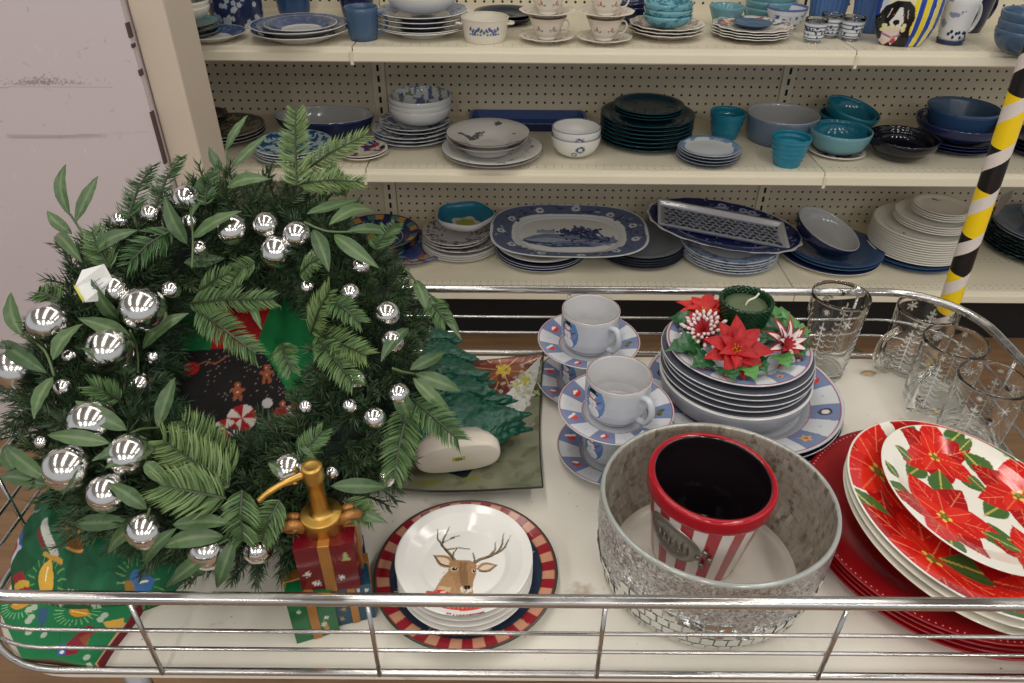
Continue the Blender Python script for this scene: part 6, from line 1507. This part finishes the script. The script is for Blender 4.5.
for (px, py, r_) in BALLS:
    q = wsurf(px, py, lift=.026); wp_ = WC+WE1*q[0]+WE2*q[1]+WN*q[2]; R_ = r_*depth(wp_)/FPX
    if ball is None: ball = meshobj('silver_ball', SV, SF, sil, wre); o = ball
    else: o = ball.copy(); COL.objects.link(o); o.parent = wre
    o.location = tuple(q); o.scale = (R_,)*3; o.rotation_euler = (rs.uniform(0, 6), rs.uniform(0, 6), rs.uniform(0, 6))
# price tag
A = [wsurf(*q, lift=.05) for q in ((82, 270), (104, 264), (112, 278), (108, 300), (84, 302), (75, 286))]
g = 26; tq = [A[5], A[1], A[3], A[4]]
V = [tuple(a) for a in A]+[tuple(a+np.array([0, 0, -.001])) for a in A]; F = [(0, 1, 2, 3, 4, 5), (11, 10, 9, 8, 7, 6)]+[(i, i+6, (i+1) % 6+6, (i+1) % 6) for i in range(6)]
tg = meshobj('price_tag', V, F, flat('white_card', (222, 222, 220), .5), wre, smooth=False)
V, F = tube([A[5]+np.array([0, 0, .0006]), A[4]+np.array([0, 0, .0006])], .0012, 6); meshobj('yellow_edge', V, F, flat('yellow_card_edge', (214, 206, 70), .5), tg)
ctr = sum(A)/6; gs = []
for k in range(4):
    p_ = ctr+np.array([-.012+.004*k, .008-.005*k, .001]); gs.append(tube(smooth_path([p_, p_+np.array([.005, .003, 0]), p_+np.array([.009, -.001, 0]), p_+np.array([.014, .003, 0])], 4), .0004, 5))
V, F = join(*gs); meshobj('handwriting', V, F, flat('pencil_grey', (120, 120, 140), .7), tg)

# ------------------------------------------------------------------ felt stocking seen through the ring
def felt_piece():
    n = 200; g = np.linspace(-1, 1, n); X, Y = np.meshgrid(g, g); X = X.ravel(); Y = Y.ravel(); a = .135; bq = .150
    Z = .020*(1-np.abs(X)**4)*(1-np.abs(Y)**4)+.004*np.sin(X*5+Y*3)*(1-np.abs(X)**4)
    OFF = -.060
    P = Paint(X*a, Y*bq, (12, 120, 62))
    def m(px, py): q = on_plane(px, py, OFF+.015); return (q[0]-fx, q[1]-fy)
    c = on_plane(262, 368, OFF); fx, fy = c[0], c[1]
    P.poly([m(215, 285), m(277, 299), m(256, 352), m(210, 370)], (170, 16, 24))
    P.poly([m(180, 352), m(256, 346), m(270, 360), m(296, 404), m(320, 470), m(170, 470)], (26, 22, 24))
    rs = random.Random(4)
    for k in range(120): q = m(rs.uniform(205, 290), rs.uniform(352, 400)); P.ell(q[0], q[1], .0008, .0008, (150, 130, 120))
    for (x, y) in ((238, 392), (268, 376), (284, 412)):
        for (dx, dy, r1, r2) in ((0, 0, 4.5, 5), (0, -7, 3.4, 3.2), (-5, -2, 3, 1.8), (5, -2, 3, 1.8), (-3, 6, 2, 3.4), (3, 6, 2, 3.4)):
            q = m(x+dx, y+dy); P.ell(q[0], q[1], r1*.0012, r2*.0012, (158, 84, 52))
        q = m(x, y-7); P.ell(q[0], q[1], .001, .001, (240, 220, 200)); q = m(x, y); P.ell(q[0], q[1], .001, .001, (240, 220, 200))
    for (x, y, r) in ((242, 418, 15), (226, 430, 12)):
        q = m(x, y); P.ell(q[0], q[1], r*.0012, r*.0011, (226, 214, 206))
        for s in range(0, 8, 2): P.poly([q]+[(q[0]+r*.0012*math.cos(s*PI/4+t), q[1]+r*.0011*math.sin(s*PI/4+t)) for t in (0, .25, .5, PI/4)], (172, 24, 36))
    q = m(268, 404); P.ell(q[0], q[1], .007, .006, (206, 200, 200)); P.poly([m(272, 412), m(300, 404), m(302, 428), m(270, 430)], (150, 24, 30)); P.line([m(290, 410), m(302, 424)], .006, (214, 206, 200))
    P.ell(*m(192, 369), .010, .009, (190, 22, 28)); P.line([m(197, 366), m(206, 362), m(216, 364), m(228, 356)], .0022, (150, 84, 66))
    V = [(x, y, z) for x, y, z in zip(X*a, Y*bq, Z)]; nv = n*n; V += [(x, y, -z*3.2-.008) for x, y, z in zip(X*a, Y*bq, Z)]; C = np.vstack([P.C, np.tile(L3((150, 20, 26)), (nv, 1))])
    F = [(j*n+i, j*n+i+1, (j+1)*n+i+1, (j+1)*n+i) for j in range(n-1) for i in range(n-1)]+[(nv+j*n+i, nv+(j+1)*n+i, nv+(j+1)*n+i+1, nv+j*n+i+1) for j in range(n-1) for i in range(n-1)]
    ed = [i for i in range(n)]+[j*n+n-1 for j in range(1, n)]+[(n-1)*n+i for i in range(n-2, -1, -1)]+[j*n for j in range(n-2, 0, -1)]
    for k in range(len(ed)): p_, q_ = ed[k], ed[(k+1) % len(ed)]; F.append((p_, nv+p_, nv+q_, q_))
    o = meshobj('felt_cushion', V, F, FELT, colors=C)
    L = WC+WE1*fx+WE2*fy+WN*OFF
    o.matrix_world = Matrix(((WE1[0], WE2[0], WN[0], L[0]), (WE1[1], WE2[1], WN[1], L[1]), (WE1[2], WE2[2], WN[2], L[2]), (0, 0, 0, 1)))
    tag(o, 'red, green and black felt christmas cushion seen through the hole of the wreath', 'cushion')
felt_piece()
# green boxed cushion bulk that props the wreath from behind

# ------------------------------------------------------------------ christmas print fabric bag at the front corner
def fabric_bag():
    x0, x1, y0, y1 = -.580, -.372, .490, .690; n = 240; g = np.linspace(-1, 1, n); X, Y = np.meshgrid(g, g); X = X.ravel(); Y = Y.ravel()
    cx, cy = (x0+x1)/2, (y0+y1)/2; ax_, ay_ = (x1-x0)/2, (y1-y0)/2
    def sq(u, v): return u*np.sqrt(np.maximum(0, 1-v*v*.38)), v*np.sqrt(np.maximum(0, 1-u*u*.38))
    U, W_ = sq(X, Y); px_ = cx+ax_*U; py_ = cy+ay_*W_
    e = (1-np.abs(X)**3.2)*(1-np.abs(Y)**3.2)
    Z = .080*e**.62*(1-.12*X)+.004*np.sin(X*9+Y*5)*e+.0035*np.sin(Y*17-X*7)*e+.003*np.sin(X*23+3*Y)*e+.010*(Y)*e
    px_ = np.maximum(px_, -.536+0*px_) if False else px_
    P = Paint(px_, py_, (8, 78, 46)); rs = random.Random(14)
    for k in range(60): P.ell(rs.uniform(x0, x1), rs.uniform(y0, y1), rs.uniform(.01, .03), rs.uniform(.008, .02), rs.choice([(8, 80, 50), (16, 106, 66)]), rs.uniform(0, 3), .5)
    def m(px, py): q = onz(px, py, TRAY+.070); return (q[0], q[1])
    def bulb(px, py, ang, col, s=1.0):
        q = m(px, py); s *= .0115; d = (math.cos(ang), math.sin(ang))
        for k in range(18): t = k*2*PI/18; P.line([(q[0]+s*1.25*math.cos(t), q[1]+s*1.0*math.sin(t)), (q[0]+s*2.0*math.cos(t), q[1]+s*1.7*math.sin(t))], .0009, (110, 160, 90))
        P.poly(leafpoly(q[0]-d[0]*s, q[1]-d[1]*s, q[0]+d[0]*s*1.5, q[1]+d[1]*s*1.5, s*1.5), col); P.ell(q[0]-d[0]*s, q[1]-d[1]*s, s*.45, s*.45, (150, 110, 50)); P.line([(q[0], q[1]), (q[0]+d[0]*s*.8, q[1]+d[1]*s*.8)], .0012, (250, 240, 190))
    bulb(38, 568, 1.3, (220, 170, 60)); bulb(100, 528, 2.0, (200, 150, 60), .8); bulb(22, 592, .2, (196, 130, 50), .9); bulb(130, 562, .6, (60, 110, 170), .9); bulb(60, 598, 1.0, (180, 40, 44), .9); bulb(132, 598, .9, (210, 160, 70), .8)
    for k in range(12): q = m(46+k*4.2, 577-3*math.sin(k*.4)); P.ell(q[0], q[1], .0024, .0022, (168, 176, 160))
    for k in range(10): q = m(16+k*3, 512+3*math.sin(k)); P.ell(q[0], q[1], .0024, .0022, (168, 176, 160))
    for k in range(10): q = m(84+k*5, 596-k*1.2); P.ell(q[0], q[1], .0022, .002, (160, 168, 150))
    P.poly([m(0, 524), m(4, 520), m(18, 524), m(20, 546), m(0, 548)], (190, 200, 210)); P.poly([m(1, 530), m(10, 528), m(14, 542), m(0, 545)], (150, 40, 50)); P.poly([m(12, 524), m(20, 524), m(22, 546), m(16, 540)], (50, 90, 150))
    P.poly([m(0, 556), m(16, 560), m(20, 572), m(4, 574)], (150, 30, 40)); P.poly([m(0, 572), m(14, 576), m(16, 590), m(0, 590)], (40, 70, 120)); P.line([m(0, 563), m(18, 567)], .004, (210, 170, 60))
    P.poly([m(44, 528), m(52, 526), m(54, 540), m(60, 556), m(52, 558), (m(46, 544))], (196, 196, 186)); P.line([m(44, 552), m(60, 560)], .004, (196, 150, 60)); P.line([m(40, 530), (m(44, 548))], .004, (120, 40, 40))
    P.poly([m(70, 532), m(84, 530), m(82, 552), m(68, 552)], (150, 96, 50)); P.line([m(70, 536), m(84, 534)], .003, (210, 170, 90)); P.line([m(68, 550), m(82, 550)], .003, (210, 170, 90))
    P.poly([m(96, 590), m(112, 576), m(134, 570), m(138, 580), m(114, 592)], (60, 130, 170)); P.line([m(92, 594), m(124, 572)], .005, (170, 150, 130))
    nv = n*n; V = list(zip(px_, py_, TZ+.004+Z)); V += list(zip(px_, py_, TZ+0*Z+.0)); C = np.vstack([P.C, np.tile(L3((10, 80, 50)), (nv, 1))])
    F = [(j*n+i, j*n+i+1, (j+1)*n+i+1, (j+1)*n+i) for j in range(n-1) for i in range(n-1)]+[(nv+j*n+i, nv+(j+1)*n+i, nv+(j+1)*n+i+1, nv+j*n+i+1) for j in range(n-1) for i in range(n-1)]
    ed = [i for i in range(n)]+[j*n+n-1 for j in range(1, n)]+[(n-1)*n+i for i in range(n-2, -1, -1)]+[j*n for j in range(n-2, 0, -1)]
    for k in range(len(ed)): p_, q_ = ed[k], ed[(k+1) % len(ed)]; F.append((p_, nv+p_, nv+q_, q_))
    o = meshobj('fabric_bag', V, F, FABRIC, colors=C); tag(o, 'green christmas-print fabric bag in the front corner under the wreath', 'bag')
    # flat open end with red lining
    cs = [onz(-3, 603, TRAY+.012), onz(143, 601, TRAY+.012), onz(98, 664, TRAY+.012), onz(20, 655, TRAY+.012)]
    m_ = 130; g = np.linspace(0, 1, m_); U, W_ = np.meshgrid(g, g); U = U.ravel(); W_ = W_.ravel()
    Q = ((cs[0][None]*(1-U)[:, None]+cs[1][None]*U[:, None])*(1-W_)[:, None]+(cs[3][None]*(1-U)[:, None]+cs[2][None]*U[:, None])*W_[:, None])
    Q[:, 0] += .001*np.sin(W_*7)*(U > .5); Q[:, 2] += .003*np.sin(U*9+W_*4)+.016*(1-W_)*np.exp(-((U-.3)/.4)**2)
    P = Paint(Q[:, 0], Q[:, 1], (12, 118, 68))
    def m(px, py): q = onz(px, py, TRAY+.012); return (q[0], q[1])
    def bulb2(px, py, ang, col, s): 
        q = m(px, py); s *= .0115; d = (math.cos(ang), math.sin(ang))
        for k in range(24): t = k*2*PI/24; P.line([(q[0]+s*1.35*math.cos(t), q[1]+s*1.0*math.sin(t)), (q[0]+s*2.1*math.cos(t), q[1]+s*1.6*math.sin(t))], .0008, (150, 200, 140))
        P.poly(leafpoly(q[0]-d[0]*s, q[1]-d[1]*s, q[0]+d[0]*s*1.5, q[1]+d[1]*s*1.5, s*1.2), col); P.line([(q[0]-d[0]*s*.6, q[1]), (q[0]+d[0]*s, q[1]+d[1]*s)], .0014, (250, 220, 120))
    bulb2(80, 615, -.3, (216, 150, 40), 1.0); bulb2(24, 612, .2, (206, 150, 50), .8)
    P.poly([m(104, 624), m(124, 618), m(122, 628), m(108, 630)], (214, 166, 66)); P.poly([m(90, 628), m(98, 630), (m(76, 654)), m(62, 658), m(66, 648)], (136, 24, 44)); P.poly([m(60, 648), m(68, 646), m(66, 656), m(58, 658)], (50, 100, 170)); P.ell(*m(63, 654), .002, .002, (236, 236, 236))
    P.poly([m(40, 616), m(52, 612), m(50, 622), m(42, 632)], (46, 90, 120)); P.poly([m(80, 640), m(92, 634), m(86, 648)], (150, 90, 40), .6)
    for (px, py) in ((33, 616), (31, 625), (38, 614), (45, 637), (30, 634), (34, 622), (66, 607), (86, 656), (87, 664), (102, 622), (106, 618)): P.ell(*m(px, py), .0036, .0032, (176, 190, 170))
    edge = U > .955; P.C[edge & (W_ > .35)] = L3((196, 160, 120)); P.C[(U > .978)] = L3((110, 16, 30))
    nv = m_*m_; V = list(map(tuple, Q))+[(q[0], q[1], TZ) for q in Q]; C = np.vstack([P.C, np.tile(L3((120, 16, 30)), (nv, 1))])
    F = [(j*m_+i+1, j*m_+i, (j+1)*m_+i, (j+1)*m_+i+1) for j in range(m_-1) for i in range(m_-1)]+[(nv+(j+1)*m_+i, nv+j*m_+i, nv+j*m_+i+1, nv+(j+1)*m_+i+1) for j in range(m_-1) for i in range(m_-1)]
    ed = [i for i in range(m_)]+[j*m_+m_-1 for j in range(1, m_)]+[(m_-1)*m_+i for i in range(m_-2, -1, -1)]+[j*m_ for j in range(m_-2, 0, -1)]
    for k in range(len(ed)): p_, q_ = ed[k], ed[(k+1) % len(ed)]; F.append((nv+p_, p_, q_, nv+q_))
    meshobj('open_end', V, F, FABRIC, o, colors=C)
fabric_bag()
